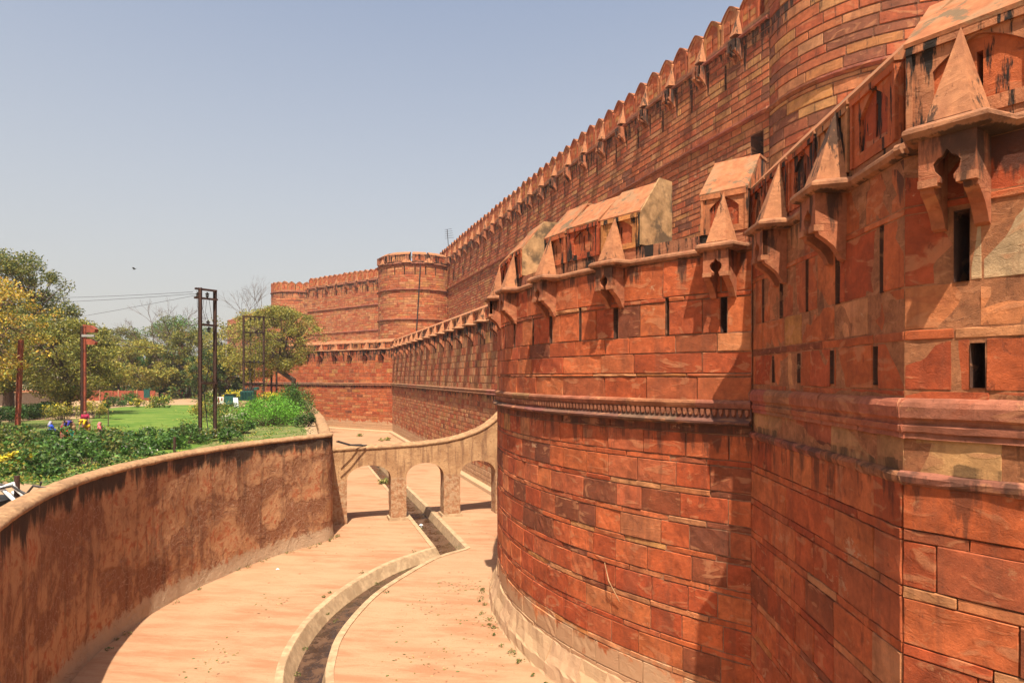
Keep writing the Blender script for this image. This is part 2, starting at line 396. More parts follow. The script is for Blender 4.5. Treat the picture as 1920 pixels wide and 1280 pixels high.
def stone_geo(path, s0, s1, z0, z1, off, proud, j, rng, detail):
    ls, lz = s1 - s0 - j, z1 - z0 - j
    a0, a1, b0, b1 = s0 + j / 2, s1 - j / 2, z0 + j / 2, z1 - j / 2
    if detail == 0:
        bv = min(.03, ls * .2, lz * .2)
        jit = lambda: rng.uniform(-.012, .012)
        U = [a0, a1, a1, a0]; Z = [b0, b0, b1, b1]
        O = [off - .02] * 4 + [off + proud] * 4
        S = [u + jit() for u in U] + [a0 + bv, a1 - bv, a1 - bv, a0 + bv]
        ZZ = [z + jit() for z in Z] + [b0 + bv, b0 + bv, b1 - bv, b1 - bv]
        if path.curved:
            n = max(1, int(math.ceil((a1 - a0) / .45))); S = []; O = []; ZZ = []; F = []
            jz = (jit(), jit())
            for i in range(n + 1):
                u = a0 + (a1 - a0) * i / n; ui = min(max(u, a0 + bv), a1 - bv)
                S += [u, ui, ui, u]; O += [off - .02, off + proud, off + proud, off - .02]; ZZ += [b0 + jz[0], b0 + bv, b1 - bv, b1 + jz[1]]
            for i in range(n):
                for q in range(3): F.append((i * 4 + q, (i + 1) * 4 + q, (i + 1) * 4 + q + 1, i * 4 + q + 1))
            F += [(0, 1, 2, 3), (n * 4 + 3, n * 4 + 2, n * 4 + 1, n * 4)]
            return path.map(S, O, ZZ).tolist(), F
        V = path.map(S, O, ZZ)
        F = [(4, 5, 6, 7), (0, 1, 5, 4), (1, 2, 6, 5), (2, 3, 7, 6), (3, 0, 4, 7)]
        return V.tolist(), F
    nu = max(2, min(7, int(ls / .17))); nv = max(1, min(4, int(lz / .17)))
    bv = .010
    us = np.concatenate([[0], np.linspace(bv / ls, 1 - bv / ls, nu + 1), [1]])
    vs = np.concatenate([[0], np.linspace(bv / lz, 1 - bv / lz, nv + 1), [1]])
    amp = rng.choice([.002, .003, .004, .007, .012]); tu, tv = rng.uniform(-.012, .012), rng.uniform(-.008, .008)
    S = []; O = []; Z = []
    nU, nV = len(us), len(vs)
    chip = [rng.random() < .3 for _ in range(4)]
    for jv, v in enumerate(vs):
        for iu, u in enumerate(us):
            edge = iu in (0, nU - 1) or jv in (0, nV - 1)
            o = proud + rng.uniform(-amp, amp) + tu * (u - .5) * 2 + tv * (v - .5) * 2
            s = a0 + u * ls; z = b0 + v * lz
            if edge:
                o = proud - bv - rng.uniform(0, amp)
                if iu in (0, nU - 1): s += rng.uniform(-.006, .006)
                if jv in (0, nV - 1): z += rng.uniform(-.008, .008)
                ci = (0 if iu == 0 else 1 if iu == nU - 1 else -1), (0 if jv == 0 else 1 if jv == nV - 1 else -1)
                if -1 not in ci and chip[ci[0] + 2 * ci[1]]:
                    s += (.03 if ci[0] == 0 else -.03); z += (.03 if ci[1] == 0 else -.03)
            S.append(s); O.append(off + o); Z.append(z)
    F = []
    for jv in range(nV - 1):
        for iu in range(nU - 1):
            q = jv * nU + iu; F.append((q, q + 1, q + nU + 1, q + nU))
    ring = [i for i in range(nU)] + [nU * (k + 1) - 1 for k in range(1, nV)] + [nU * nV - 1 - k for k in range(1, nU)] + [nU * (nV - 1 - k) for k in range(1, nV - 1)]
    b = len(S)
    for r in ring: S.append(S[r]); O.append(off - .03); Z.append(Z[r])
    n = len(ring)
    for k in range(n):
        F.append((ring[(k + 1) % n], ring[k], b + k, b + (k + 1) % n))
    return path.map(S, O, Z).tolist(), F

def build_wall(root, path, courses, slots, m, nparts, seed, weights, off=0.0, proud=.04, j=.03, detail=0,
               sa=0.0, sb=None, color_fn=None, slotdepth=.7, back_z=None, mortar=(.40, .15, .06), rngl=(.75, 1.35)):
    """courses: (z0, z1, mean stone length, offset). slots: (s, width, z0, z1)"""
    rng = random.Random(seed); sb = path.L if sb is None else sb
    stones = []
    for (z0, z1, ml, co) in courses:
        sl = [q for q in slots if q[2] < z1 - .01 and q[3] > z0 + .01]
        s = sa; first = True
        while s < sb - 1e-4:
            ln = ml * rng.uniform(*rngl)
            if first: ln *= rng.uniform(.4, 1.0); first = False
            e = min(sb, s + ln)
            if sb - e < ml * .3: e = sb
            segs = [(s, e)]
            for q in sl:
                ns = []
                for (a, b) in segs:
                    q0, q1 = q[0] - q[1] / 2, q[0] + q[1] / 2
                    if q1 <= a or q0 >= b: ns.append((a, b)); continue
                    if q0 > a: ns.append((a, q0))
                    if q1 < b: ns.append((q1, b))
                segs = ns
            for (a, b) in segs:
                if b - a > .07: stones.append((a, b, z0, z1, co))
            s = e
    info = []
    for st in stones:
        c = path.map((st[0] + st[1]) / 2, 0, (st[2] + st[3]) / 2); p = proj(c)
        n = path.N((st[0] + st[1]) / 2); vis = p is not None and -60 < p[0] < 1980 and -60 < p[1] < 1340 and (n @ (-c[:2])) > -1
        sz = 0
        if vis:
            sz = 1200 * math.sqrt((st[1] - st[0]) * (st[3] - st[2]) * max(.05, abs(n @ c[:2]) / np.hypot(*c[:2]))) / c[1]
        info.append((sz, vis))
    order = sorted(range(len(stones)), key=lambda i: -info[i][0])
    solo = set(order[:nparts]); acc = Acc()
    for i, st in enumerate(stones):
        tint = color_fn(rng, st) if color_fn else pick(rng, *weights)
        pr = proud * rng.uniform(.7, 1.25)
        V, F = stone_geo(path, st[0], st[1], st[2], st[3], off + st[4], pr, j, rng, detail if i in solo else 0)
        if i in solo: add('stone', V, F, m, root, tint)
        else: acc.put(V, F, tint)
    if acc.V: acc.obj('stone_courses', m, root, kind='stuff')
    # recessed mortar bed with the loopholes cut through it
    zs0, zs1 = back_z if back_z else (min(c[0] for c in courses), max(c[1] for c in courses))
    bs = {sa, sb}
    for q in slots: bs.add(q[0] - q[1] / 2); bs.add(q[0] + q[1] / 2)
    bs = sorted(b for b in bs if sa <= b <= sb); acc = Acc()
    for a, b in zip(bs[:-1], bs[1:]):
        if b - a < 1e-4: continue
        mid = (a + b) / 2
        cuts = sorted((q[2], q[3]) for q in slots if abs(q[0] - mid) < q[1] / 2)
        z = zs0; spans = []
        for (c0, c1) in cuts: spans.append((z, c0)); z = c1
        spans.append((z, zs1))
        n = max(1, int((b - a) / .8)) if path.curved else 1
        for (c0, c1) in spans:
            if c1 - c0 < 1e-3: continue
            for k in range(n):
                u0, u1 = a + (b - a) * k / n, a + (b - a) * (k + 1) / n
                V = path.map([u0, u1, u1, u0], off + .012, [c0, c0, c1, c1]); acc.put(V.tolist(), [(0, 1, 2, 3)], mortar)
    acc.obj('mortar_bed', 'mortar', root)
    acc = Acc(); few = len(slots) <= 16
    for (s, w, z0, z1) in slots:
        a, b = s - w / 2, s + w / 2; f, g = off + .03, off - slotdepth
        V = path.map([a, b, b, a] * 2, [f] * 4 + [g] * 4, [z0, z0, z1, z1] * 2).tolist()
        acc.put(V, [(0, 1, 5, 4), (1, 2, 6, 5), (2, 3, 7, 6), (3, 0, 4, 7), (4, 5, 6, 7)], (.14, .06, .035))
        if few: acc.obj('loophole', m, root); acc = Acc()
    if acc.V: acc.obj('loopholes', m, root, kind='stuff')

def sweep(root, name, path, s0, s1, prof, m, tint, piece=None, seed=0, step=.6, rough=0.0, gap=.006):
    """profile (offset, z) extruded along the path; in separate pieces when piece is given"""
    rng = random.Random(seed); s = s0; n_ = 0
    while s < s1 - 1e-4:
        e = s1 if piece is None else min(s1, s + piece * rng.uniform(.7, 1.3))
        if piece and s1 - e < piece * .3: e = s1
        n = max(1, int(math.ceil((e - s) / step))) if (path.curved or rough) else 1
        V = []; F = []; k = len(prof); dj = rng.uniform(-.006, .006) if piece else 0
        for i in range(n + 1):
            u = s + gap / 2 + (e - s - gap) * i / n
            for (o, z) in prof:
                V.append(path.map(u, o + dj + rng.uniform(-rough, rough), z + dj * .5 + rng.uniform(-rough, rough)))
        for i in range(n):
            for q in range(k - 1): F.append((i * k + q, (i + 1) * k + q, (i + 1) * k + q + 1, i * k + q + 1))
        F.append(tuple(range(k))); F.append(tuple(n * k + q for q in range(k))[::-1])
        t = tuple(c * rng.uniform(.85, 1.15) for c in tint)
        add(name, V, F, m, root, t); s = e; n_ += 1

def poly_sweep(root, name, pts, prof, m, tint, closed_ends=True):
    """pts: 2D polyline; profile offsets to the right-hand normal given by mitre; used for the roll moulding"""
    P = [np.array(p, float) for p in pts]; k = len(prof); V = []; F = []
    for i, p in enumerate(P):
        d0 = P[i] - P[i - 1] if i else P[1] - P[0]; d1 = P[i + 1] - P[i] if i < len(P) - 1 else P[-1] - P[-2]
        d0 = d0 / np.hypot(*d0); d1 = d1 / np.hypot(*d1)
        n0 = np.array([d0[1], -d0[0]]); n1 = np.array([d1[1], -d1[0]]); nn = n0 + n1; nn /= np.hypot(*nn)
        sc = 1 / max(.45, nn @ n0)
        for (o, z) in prof: q = p + nn * o * sc; V.append((q[0], q[1], z))
    for i in range(len(P) - 1):
        for q in range(k - 1): F.append((i * k + q, i * k + q + 1, (i + 1) * k + q + 1, (i + 1) * k + q))
    F.append(tuple(range(k))[::-1]); F.append(tuple((len(P) - 1) * k + q for q in range(k)))
    return add(name, V, F, m, root, tint)

def chhajja(root, path, sa, sb, brs, z, out, hw, nose=.13, h=.22, side=1, seed=1, m='near', tint=(.36, .15, .07), step=.9, name='roll_moulding'):
    """roll moulding that steps out around each machicolation"""
    rng = random.Random(seed); knots = [sa, sb]
    pts = [(sa, 0)]
    for b in sorted(brs):
        pts += [(b - hw - out * .28, 0), (b - hw, out), (b + hw, out), (b + hw + out * .28, 0)]
    pts.append((sb, 0)); full = []
    for (a, o0), (b, o1) in zip(pts[:-1], pts[1:]):
        n = max(1, int((b - a) / step)) if o0 == 0 and o1 == 0 else 1
        for i in range(n): full.append((a + (b - a) * i / n, o0 + (o1 - o0) * i / n))
    full.append(pts[-1])
    P2 = [path.map(s, o, 0)[:2] for s, o in full]
    # mitre normal must face outward
    d = P2[1] - P2[0]; n = path.N(full[0][0])
    if (d[1] * n[0] - d[0] * n[1]) < 0: P2 = P2[::-1]
    pr = [(-.25, z), (.02, z), (nose * .7, z + h * .12), (nose, z + h * .40), (nose * .95, z + h * .62), (nose * .55, z + h * .82), (0, z + h * .95), (-.25, z + h)]
    return poly_sweep(root, name, P2, pr, m, tint)

# --- elements in local coordinates (x along the wall, y outward, z up)
def xf(Mx, V): return [tuple(Mx @ Vector(v)) for v in V]

def star_ring(outer, inner, c, n=28):
    """resample two star-shaped outlines on the same rays from c"""
    def hit(poly, a):
        d = (math.cos(a), math.sin(a)); best = None
        for i in range(len(poly)):
            x0, z0 = poly[i][0] - c[0], poly[i][1] - c[1]; x1, z1 = poly[(i + 1) % len(poly)][0] - c[0], poly[(i + 1) % len(poly)][1] - c[1]
            ex, ez = x1 - x0, z1 - z0; den = d[0] * ez - d[1] * ex
            if abs(den) < 1e-9: continue
            t = (x0 * ez - z0 * ex) / den; u = (x0 * d[1] - z0 * d[0]) / den
            if t > 0 and -1e-6 <= u <= 1 + 1e-6 and (best is None or t > best): best = t
        return (c[0] + d[0] * best, c[1] + d[1] * best)
    A = [math.atan2(z - c[1], x - c[0]) for (x, z) in outer + inner] + [2 * math.pi * k / n - math.pi for k in range(n)]
    A.sort(); B = []
    for a in A:
        if not B or a - B[-1] > 1e-3: B.append(a)
    return [hit(outer, a) for a in B], [hit(inner, a) for a in B]

def plate(acc, Mx, outer, inner, c, y, depth, tint):
    """flat plate with a hole; inner edge returns inward by depth, outer edge too"""
    o, i = star_ring(outer, inner, c); n = len(o); V = []
    for (x, z) in o: V.append((x, y, z))
    for (x, z) in i: V.append((x, y, z))
    for (x, z) in i: V.append((x, y - depth, z))
    for (x, z) in o: V.append((x, y - depth, z))
    F = []
    for k in range(n):
        q = (k + 1) % n
        F += [(k, q, n + q, n + k), (n + k, n + q, 2 * n + q, 2 * n + k), (q, k, 3 * n + k, 3 * n + q)]
    acc.put(xf(Mx, V), F, tint)

def arch_outline(w, z0, zs, zt, n=7, x=0.0):
    """rect below zs, pointed arch up to zt, ccw"""
    P = [(x - w / 2, z0), (x + w / 2, z0), (x + w / 2, zs)]
    for k in range(1, n):
        t = k / n; P.append((x + w / 2 * (1 - t ** 1.15), zs + (zt - zs) * (1 - (1 - t) ** 1.3)))
    P.append((x, zt))
    for k in range(n - 1, 0, -1):
        t = k / n; P.append((x - w / 2 * (1 - t ** 1.15), zs + (zt - zs) * (1 - (1 - t) ** 1.3)))
    P.append((x - w / 2, zs)); return P

def rect(w, z0, z1, x=0.0): return [(x - w / 2, z0), (x + w / 2, z0), (x + w / 2, z1), (x - w / 2, z1)]

def bracket_geo(w=.68, out=.5, h=1.0, full=True):
    """machicolation box: hangs below z=0, projects `out`. returns Acc in local coords"""
    a = Acc(); T = (.44, .14, .06); I = Matrix.Identity(4)
    # cheeks with S curved foot
    def cheek(x0, x1):
        pr = [(0, 0), (out, 0), (out, -h * .52), (out * .93, -h * .60), (out * .90, -h * .66), (out * .66, -h * .74), (out * .42, -h * .84), (out * .25, -h * .96), (out * .17, -h * 1.05), (0, -h * 1.08)]
        n = len(pr); V = [(x0, y, z) for y, z in pr] + [(x1, y, z) for y, z in pr]
        F = [tuple(range(n)), tuple(range(n, 2 * n))[::-1]] + [(k, n + k, n + (k + 1) % n, (k + 1) % n) for k in range(n)]
        a.put(V, F, T)
    th = w * .25
    cheek(-w / 2, -w / 2 + th); cheek(w / 2 - th, w / 2)
    # front plate, trefoil opening that runs out below
    if full:
        hw = w * .125
        outl = [(-w / 2, -h * .56), (-hw, -h * .56), (-hw * .9, -h * .50), (-hw * 1.7, -h * .42), (-hw * 1.9, -h * .33), (-hw * 1.2, -h * .26), (-hw * .7, -h * .25),
                (0, -h * .17), (hw * .7, -h * .25), (hw * 1.2, -h * .26), (hw * 1.9, -h * .33), (hw * 1.7, -h * .42), (hw * .9, -h * .50), (hw, -h * .56), (w / 2, -h * .56), (w / 2, 0), (-w / 2, 0)]
        # split left/right halves as polygons (convex enough after splitting)
        Lh = [(-w / 2, 0), (-w / 2, -h * .56), (-hw, -h * .56), (-hw * .9, -h * .50), (-hw * 1.7, -h * .42), (-hw * 1.9, -h * .33), (-hw * 1.2, -h * .26), (-hw * .7, -h * .25), (0, -h * .17), (0, 0)]
    else:
        hw = w * .18
        Lh = [(-w / 2, 0), (-w / 2, -h * .56), (-hw, -h * .56), (-hw, -h * .30), (0, -h * .18), (0, 0)]
    for sg in (1, -1):
        poly = [(x * sg, z) for x, z in Lh]; n = len(poly)
        tri = tessellate_polygon([[Vector((x, z, 0)) for x, z in poly]])
        V = [(x, out + .012, z) for x, z in poly] + [(x, out - .10, z) for x, z in poly]
        F = [tuple(t) for t in tri] + [tuple(n + i for i in t) for t in tri] + [(k, (k + 1) % n, n + (k + 1) % n, n + k) for k in range(n)]
        a.put(V, F, T)
    # stepped blocks at the foot of the front plate
    for sg in (1, -1):
        x0, x1 = sorted((sg * w / 2 * 1.01, sg * (w / 2 - th * 1.35)))
        a.box(x0, x1, out - .12, out + .035, -h * .60, -h * .50, (.48, .18, .08))
    return a

def hood_geo(w=.84, out=.56, h=1.12):
    a = Acc(); b = w / 2
    V = [(-b * 1.05, 0, 0), (-b * .78, out, 0), (b * .78, out, 0), (b * 1.05, 0, 0), (0, .03, h), (0.0, -.05, h)]
    # slightly faceted pyramid leaning on the parapet
    a.put(V, [(0, 1, 4), (1, 2, 4), (2, 3, 4), (0, 3, 2, 1), (3, 0, 4)], (.47, .185, .078))
    return a

def shared(name, acc, m, smooth=False):
    me = make_mesh(name, acc.V, acc.F, acc.T, smooth); me.materials.append(M[m]); return me

def inst(name, me, Mx, parent):
    o = bpy.data.objects.new(name, me); COL.objects.link(o)
    p = wl_of(parent); o.parent = parent
    rot_parent = parent.matrix_basis.to_3x3().to_4x4() if parent.rotation_euler.z else Matrix.Identity(4)
    rz = math.atan2(Mx[1][0], Mx[0][0]); o.location = Mx.translation - p; o.rotation_euler = (0, 0, rz)
    return o

def child_inst(name, me, parent, loc, rz=0.0):
    o = bpy.data.objects.new(name, me); COL.objects.link(o); o.parent = parent; o.location = loc; o.rotation_euler = (0, 0, rz); return o

def merlon_roofed(root, path, s0, s1, zb, ze, zr, seed, rd=.8, td=1.35, arch=True, slit=True, tone=None, rib=True):
    """parapet block with arched panel, loophole and sloping coping"""
    rng = random.Random(seed); tone = tone or pick(rng, .0, .10, .25)
    acc = Acc(); n = max(1, int((s1 - s0) / .7)) if path.curved else 1
    S = [s0 + (s1 - s0) * k / n for k in range(n + 1)]
    # body side/back
    prof = [(-.10, zb), (-.10, ze), (-rd, zr - .05), (-td, zr - .05), (-td, zb)]
    V = []; F = []
    for u in S:
        for (o, z) in prof: V.append(path.map(u, o, z))
    k = len(prof)
    for i in range(n):
        for q in range(1, k - 1): F.append((i * k + q, (i + 1) * k + q, (i + 1) * k + q + 1, i * k + q + 1))
    F.append(tuple(range(k))); F.append(tuple(n * k + q for q in range(k))[::-1])
    acc.put(V, F, tone)
    w = s1 - s0; Mx = place(path, (s0 + s1) / 2, 0, zb); h = ze - zb
    if w > .55:
        pw = w * .62; sw = .07
        outer = rect(w, 0, h); arc = arch_outline(pw, h * .16, h * .62, h * .88)
        plate(acc, Mx, outer, arc, (0, h * .45), .0, .09, tone)
        t2 = pick(rng, .05, .08, .2)
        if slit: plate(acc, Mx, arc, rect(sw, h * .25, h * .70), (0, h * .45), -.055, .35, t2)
        else:
            V = [(x, -.055, z) for x, z in arc]; acc.put(xf(Mx, V), [tuple(range(len(arc)))], t2)
        # frame mouldings standing proud
        for sg in (-1, 1):
            x0, x1 = sorted((sg * w / 2, sg * (w / 2 - .07)))
            b = Acc(); b.box(x0, x1, -.02, .035, .002, h - .12, tuple(c * .9 for c in tone)); acc.put(xf(Mx, b.V), b.F, tuple(c * .9 for c in tone))
        b = Acc(); b.box(-w / 2, w / 2, -.02, .045, h - .12, h - .005); acc.put(xf(Mx, b.V), b.F, tuple(c * 1.05 for c in tone))
    else:
        b = Acc(); b.box(-w / 2, w / 2, -.1, 0, 0, h); acc.put(xf(Mx, b.V), b.F, tone)
    mo = acc.obj('merlon', 'top', root)
    # coping slab
    V = []; F = []; cp = [(.05, ze - .02), (.06, ze + .035), (-rd - .02, zr + .02), (-td - .03, zr + .02), (-td - .03, zr - .05), (-rd, zr - .05), (-.10, ze - .0)]
    k = len(cp)
    for u in (S if n > 1 else [s0, s1]):
        uu = u + (-.02 if u == s0 else .02 if u == s1 else 0)
        for (o, z) in cp: V.append(path.map(uu, o, z + rng.uniform(-.006, .006)))
    for i in range(len(V) // k - 1):
        for q in range(k): F.append((i * k + q, (i + 1) * k + q, (i + 1) * k + (q + 1) % k, i * k + (q + 1) % k))
    F.append(tuple(range(k))); F.append(tuple((len(V) // k - 1) * k + q for q in range(k))[::-1])
    add('coping', V, F, 'roof', mo, None)
    return mo

# ================================================================== NEAR BASTION (angled) and ROUND BASTION
C0 = (5.29, 8.61); LF = Line(C0, (5.675, 15.66), -1); LF.n = np.array([-LF.d[1], LF.d[0]])
RFd = np.array([.604, -.797]); RF = Line(C0, (C0[0] + RFd[0] * 5.5, C0[1] + RFd[1] * 5.5), 1)
if RF.n @ np.array([-1, -1]) < 0: RF.n = -RF.n
RB = Arc((15.7, 27.7), 16.3, 231.7, 141.0)

BAST = thing('angled_bastion', 'nearest red sandstone bastion on the right with a sharp shaded corner and pyramid hoods', 'bastion', (6.5, 9, 0))
RBT = thing('round_bastion', 'rounded red sandstone bastion in the middle with a carved petal band', 'bastion', (15.7, 27.7, 0))

def lower_courses(ztop, zbot, ln, off):
    out = []; z = ztop
    while z > zbot + .05:
        a = max(zbot, z - .61); out.append((a, z, ln, off)); z = a
        if z <= zbot + .05: break
        a = max(zbot, z - .155); out.append((a, z, ln * 1.3, off - .004)); z = a
    return out

bl = lower_courses(7.78, 0, .95, .05)
up = [(7.92, 8.40, 1.25, 0), (8.9, 9.02, 1.3, 0), (9.02, 9.68, .95, 0), (9.68, 9.82, 1.3, .01), (9.82, 10.4, 1.1, 0), (10.4, 11.36, 1.0, 0), (11.36, 11.46, 1.4, .015), (11.46, 12.14, 1.1, 0)]
def near_color(rng, st):
    z = (st[2] + st[3]) / 2
    if 7.9 < z < 8.4: return rng.choice([(.52, .235, .085), (.46, .215, .085), (.40, .10, .04), (.24, .07, .03)])
    if st[3] - st[2] < .2: return pick(rng, .08, .02, .2)
    if z < 7.7: return pick(rng, .015, .0, .05)
    return pick(rng, .03, .03, .10)
Ls = [(13.57 - 8.61, .12, 9.08, 9.64), (12.2 - 8.61, .12, 9.08, 9.64), (10.78 - 8.61, .12, 9.08, 9.64), (9.34 - 8.61, .12, 9.08, 9.64)]
Lt = [(.56, .09, 10.4, 11.36), (1.95, .15, 10.4, 11.30), (3.2, .09, 10.4, 11.36), (4.5, .15, 10.4, 11.30), (5.6, .08, 10.4, 11.36)]
build_wall(BAST, LF, bl + up, Ls + Lt, 'near', 300, 11, (.05, .04, .15), proud=.016, j=.014, detail=1, sa=-.008, color_fn=near_color)
Rs = [(.83, .16, 9.06, 9.62), (3.1, .2, 9.06, 9.62)]; Rt = [(.66, .17, 10.4, 11.30), (1.9, .1, 10.4, 11.36), (3.2, .2, 10.4, 11.3)]
def right_color(rng, st):
    z = (st[2] + st[3]) / 2
    if 10.4 < z < 11.3 and st[0] > .7 and st[0] < 1.7: return (.58, .37, .19)
    if 7.9 < z < 8.4 and st[0] < .6: return (.56, .29, .11)
    return near_color(rng, st)
rl = lower_courses(7.78, 0, 1.15, .05)
build_wall(BAST, RF, rl + up, Rs + Rt, 'near', 120, 23, (.04, .03, .15), proud=.016, j=.014, detail=1, sa=-.008, color_fn=right_color)
# string mouldings and ledges
MP = [(0, 8.38), (.06, 8.38), (.05, 8.45), (.08, 8.47), (.09, 8.55), (.06, 8.57), (.07, 8.62), (.115, 8.66), (.125, 8.80), (.10, 8.86), (.06, 8.90), (0, 8.92)]
LP = [(0, 7.76), (.07, 7.76), (.10, 7.80), (.115, 7.87), (.09, 7.91), (0, 7.94)]
for (P_, sd) in ((LF, 3), (RF, 5)):
    tip = P_ is RF
    a, b = (-.06, P_.L)
    sweep(BAST, 'moulding', P_, a, b, MP, 'near', (.40, .13, .06), piece=1.3, seed=sd, step=.35, rough=.006)
    sweep(BAST, 'ledge', P_, a, b, LP, 'near', (.36, .13, .065), piece=1.5, seed=sd + 1, step=.25, rough=.012)

# round bastion
rc_low = lower_courses(7.82, .8, 1.0, .0)
rc_up = [(7.82, 8.05, 1.8, .01), (8.6, 9.2, 1.55, 0), (9.2, 9.28, 1.6, .01), (9.28, 9.8, 1.5, 0), (9.8, 10.25, 1.1, 0), (10.25, 11.1, 1.45, 0), (11.1, 11.22, 1.6, .015), (11.22, 12.14, 1.5, 0)]
RBr = [RB.s_of_px(p) for p in (1358, 1156, 1034, 966)]; RBr += [RBr[-1] + 2.4]
RBs = [RB.s_of_px(p) for p in (1252, 1089, 1001)] + [RBr[3] + 1.3, RBr[3] + 3.9]
def round_color(rng, st):
    z = (st[2] + st[3]) / 2; s = st[0]
    if z < 1.9: return pick(rng, .0, .1, .7)
    if 7.8 < z < 8.06: return rng.choice(DARKS)
    if st[3] - st[2] < .2: return pick(rng, .18, .03, .2)
    if 3.9 < z < 7.4 and rng.random() < .17: return rng.choice(DARKS)
    return pick(rng, .06, .02, .06)
rslots = [(s, .15, 10.25, 11.1) for s in RBr] + [(s, .10, 10.25, 11.22) for s in RBs]
build_wall(RBT, RB, rc_low + rc_up, rslots, 'near', 300, 37, (.12, .05, .15), proud=.035, j=.03, detail=1, color_fn=round_color, back_z=(0, 12.14), mortar=(.36, .17, .09))
# carved band: torus, petals, fillet
BP1 = [(0, 8.44), (.10, 8.44), (.13, 8.50), (.15, 8.56), (.13, 8.61), (.05, 8.64), (0, 8.64)]
BP2 = [(0, 8.02), (.05, 8.02), (.10, 8.06), (.22, 8.08), (.235, 8.13), (.16, 8.16), (.06, 8.20), (.05, 8.44), (0, 8.44)]
sweep(RBT, 'moulding', RB, 0, RB.L, BP1, 'near', (.34, .13, .065), piece=1.6, seed=8, step=.4, rough=.004)
sweep(RBT, 'fascia', RB, 0, RB.L, BP2, 'near', (.20, .085, .05), piece=1.9, seed=9, step=.4, rough=.004)
acc = Acc(); s = .1; rng = random.Random(4)
while s < RB.L - .1:
    Mx = place(RB, s, .05, 8.43); w = .062
    pts = [(-w, 0), (w, 0), (w, -.10), (w * .7, -.165), (0, -.20), (-w * .7, -.165), (-w, -.10)]
    V = [(x, 0, z) for x, z in pts] + [(x * .62, .058, z * .8 - .01) for x, z in pts]; n = len(pts)
    acc.put(xf(Mx, V), [tuple(range(n, 2 * n))] + [(k, (k + 1) % n, n + (k + 1) % n, n + k) for k in range(n)], (.36, .13, .065)); s += .155
acc.obj('carved_petals', 'near', RBT, kind='stuff')
# battered plinth at the foot
PP = [(0, 1.0), (.06, .95), (.16, .62), (.28, .40), (.33, .32), (.37, .05), (.42, -.02), (0, -.02)][::-1]
sweep(RBT, 'plinth', RB, 0, RB.L, PP, 'near', (.44, .25, .125), piece=1.4, seed=12, step=.3, rough=.03, gap=.002)

# brackets, hoods, roll mouldings (near)
BW, BO, BH = .62, .48, 1.0
br_me = shared('bracket', bracket_geo(BW, BO, BH), 'near'); hood_me = shared('hood', hood_geo(.64, .46, 1.24), 'hood')
ZC = 12.14
for root, P_, ss in ((BAST, LF, (1.95, 4.5)), (BAST, RF, (.66, 3.2)), (RBT, RB, RBr)):
    for s in ss:
        b = inst('bracket', br_me, place(P_, s, 0.02, ZC), root)
        child_inst('hood', hood_me, b, (0, 0, .225))
chhajja(BAST, LF, -.10, LF.L, (1.95, 4.5), ZC, BO + .02, .36)
chhajja(BAST, RF, -.10, RF.L, (.66, 3.2), ZC, BO + .02, .36)
chhajja(RBT, RB, 0, RB.L, RBr, ZC, BO + .02, .36)
# parapet base course under merlons (solid behind hoods)
def parapet_body(root, P_, s0, s1, z0, z1, m='top', tint=(.42, .15, .065), seed=3):
    sweep(root, 'parapet_base', P_, s0, s1, [(-1.35, z0), (-.02, z0), (-.02, z1), (-1.35, z1)], m, tint, piece=1.8, seed=seed, step=.5)
parapet_body(BAST, LF, 0, LF.L, 12.34, 12.46); parapet_body(BAST, RF, .0, RF.L, 12.34, 12.46); parapet_body(RBT, RB, 0, RB.L, 12.34, 12.66)
s = .20; k = 0
while s < LF.L - .3:
    w = (1.30, 1.15, 1.25, 1.2, 1.1)[k % 5]; e = min(LF.L + .05, s + w)
    merlon_roofed(BAST, LF, s, e, 12.46, 13.56, 14.45, 50 + k, rd=.8); s = e + .10; k += 1
s = .02; k = 0
while s < RF.L - .2:
    w = (1.62, 1.4, 1.5)[k % 3]; e = min(RF.L, s + w)
    merlon_roofed(BAST, RF, s, e, 12.46, 13.60, 14.45, 70 + k, rd=.8, tone=(.54, .20, .085)); s = e + .12; k += 1
px_m = [(1416, 1312), (1202, 1127), (1125, 1064), (1062, 1022), (980, 958), (957, 940)]
for k, (a, b) in enumerate(px_m):
    s0, s1 = (RB.s_of_px(a) if k else .06), RB.s_of_px(b)
    mo = merlon_roofed(RBT, RB, s0 + .035, s1 - .035, 12.66, 13.62 - .05 * (k % 2), 14.62 - (0, .10, .16, .05, 0, .1)[k], 90 + k)
    if k in (1, 4):   # plastered, mossy end wall
        V = [RB.map(s0 - .03, o, z) for (o, z) in ((.02, 12.7), (.02, 13.6), (-.8, 14.63), (-1.36, 14.63), (-1.36, 12.7))]
        V += [RB.map(s0 + .03, o, z) for (o, z) in ((.02, 12.7), (.02, 13.6), (-.8, 14.63), (-1.36, 14.63), (-1.36, 12.7))]
        add('end_wall', V, [(0, 1, 2, 3, 4), (9, 8, 7, 6, 5)] + [(i, i + 5, (i + 1) % 5 + 5, (i + 1) % 5) for i in range(5)], 'moss', mo, None)
s = RB.s_of_px(940) + .4; k = 0
while s < RB.L - 1.2:
    merlon_roofed(RBT, RB, s, s + 1.5, 12.66, 13.62, 14.62, 120 + k); s += 1.65; k += 1

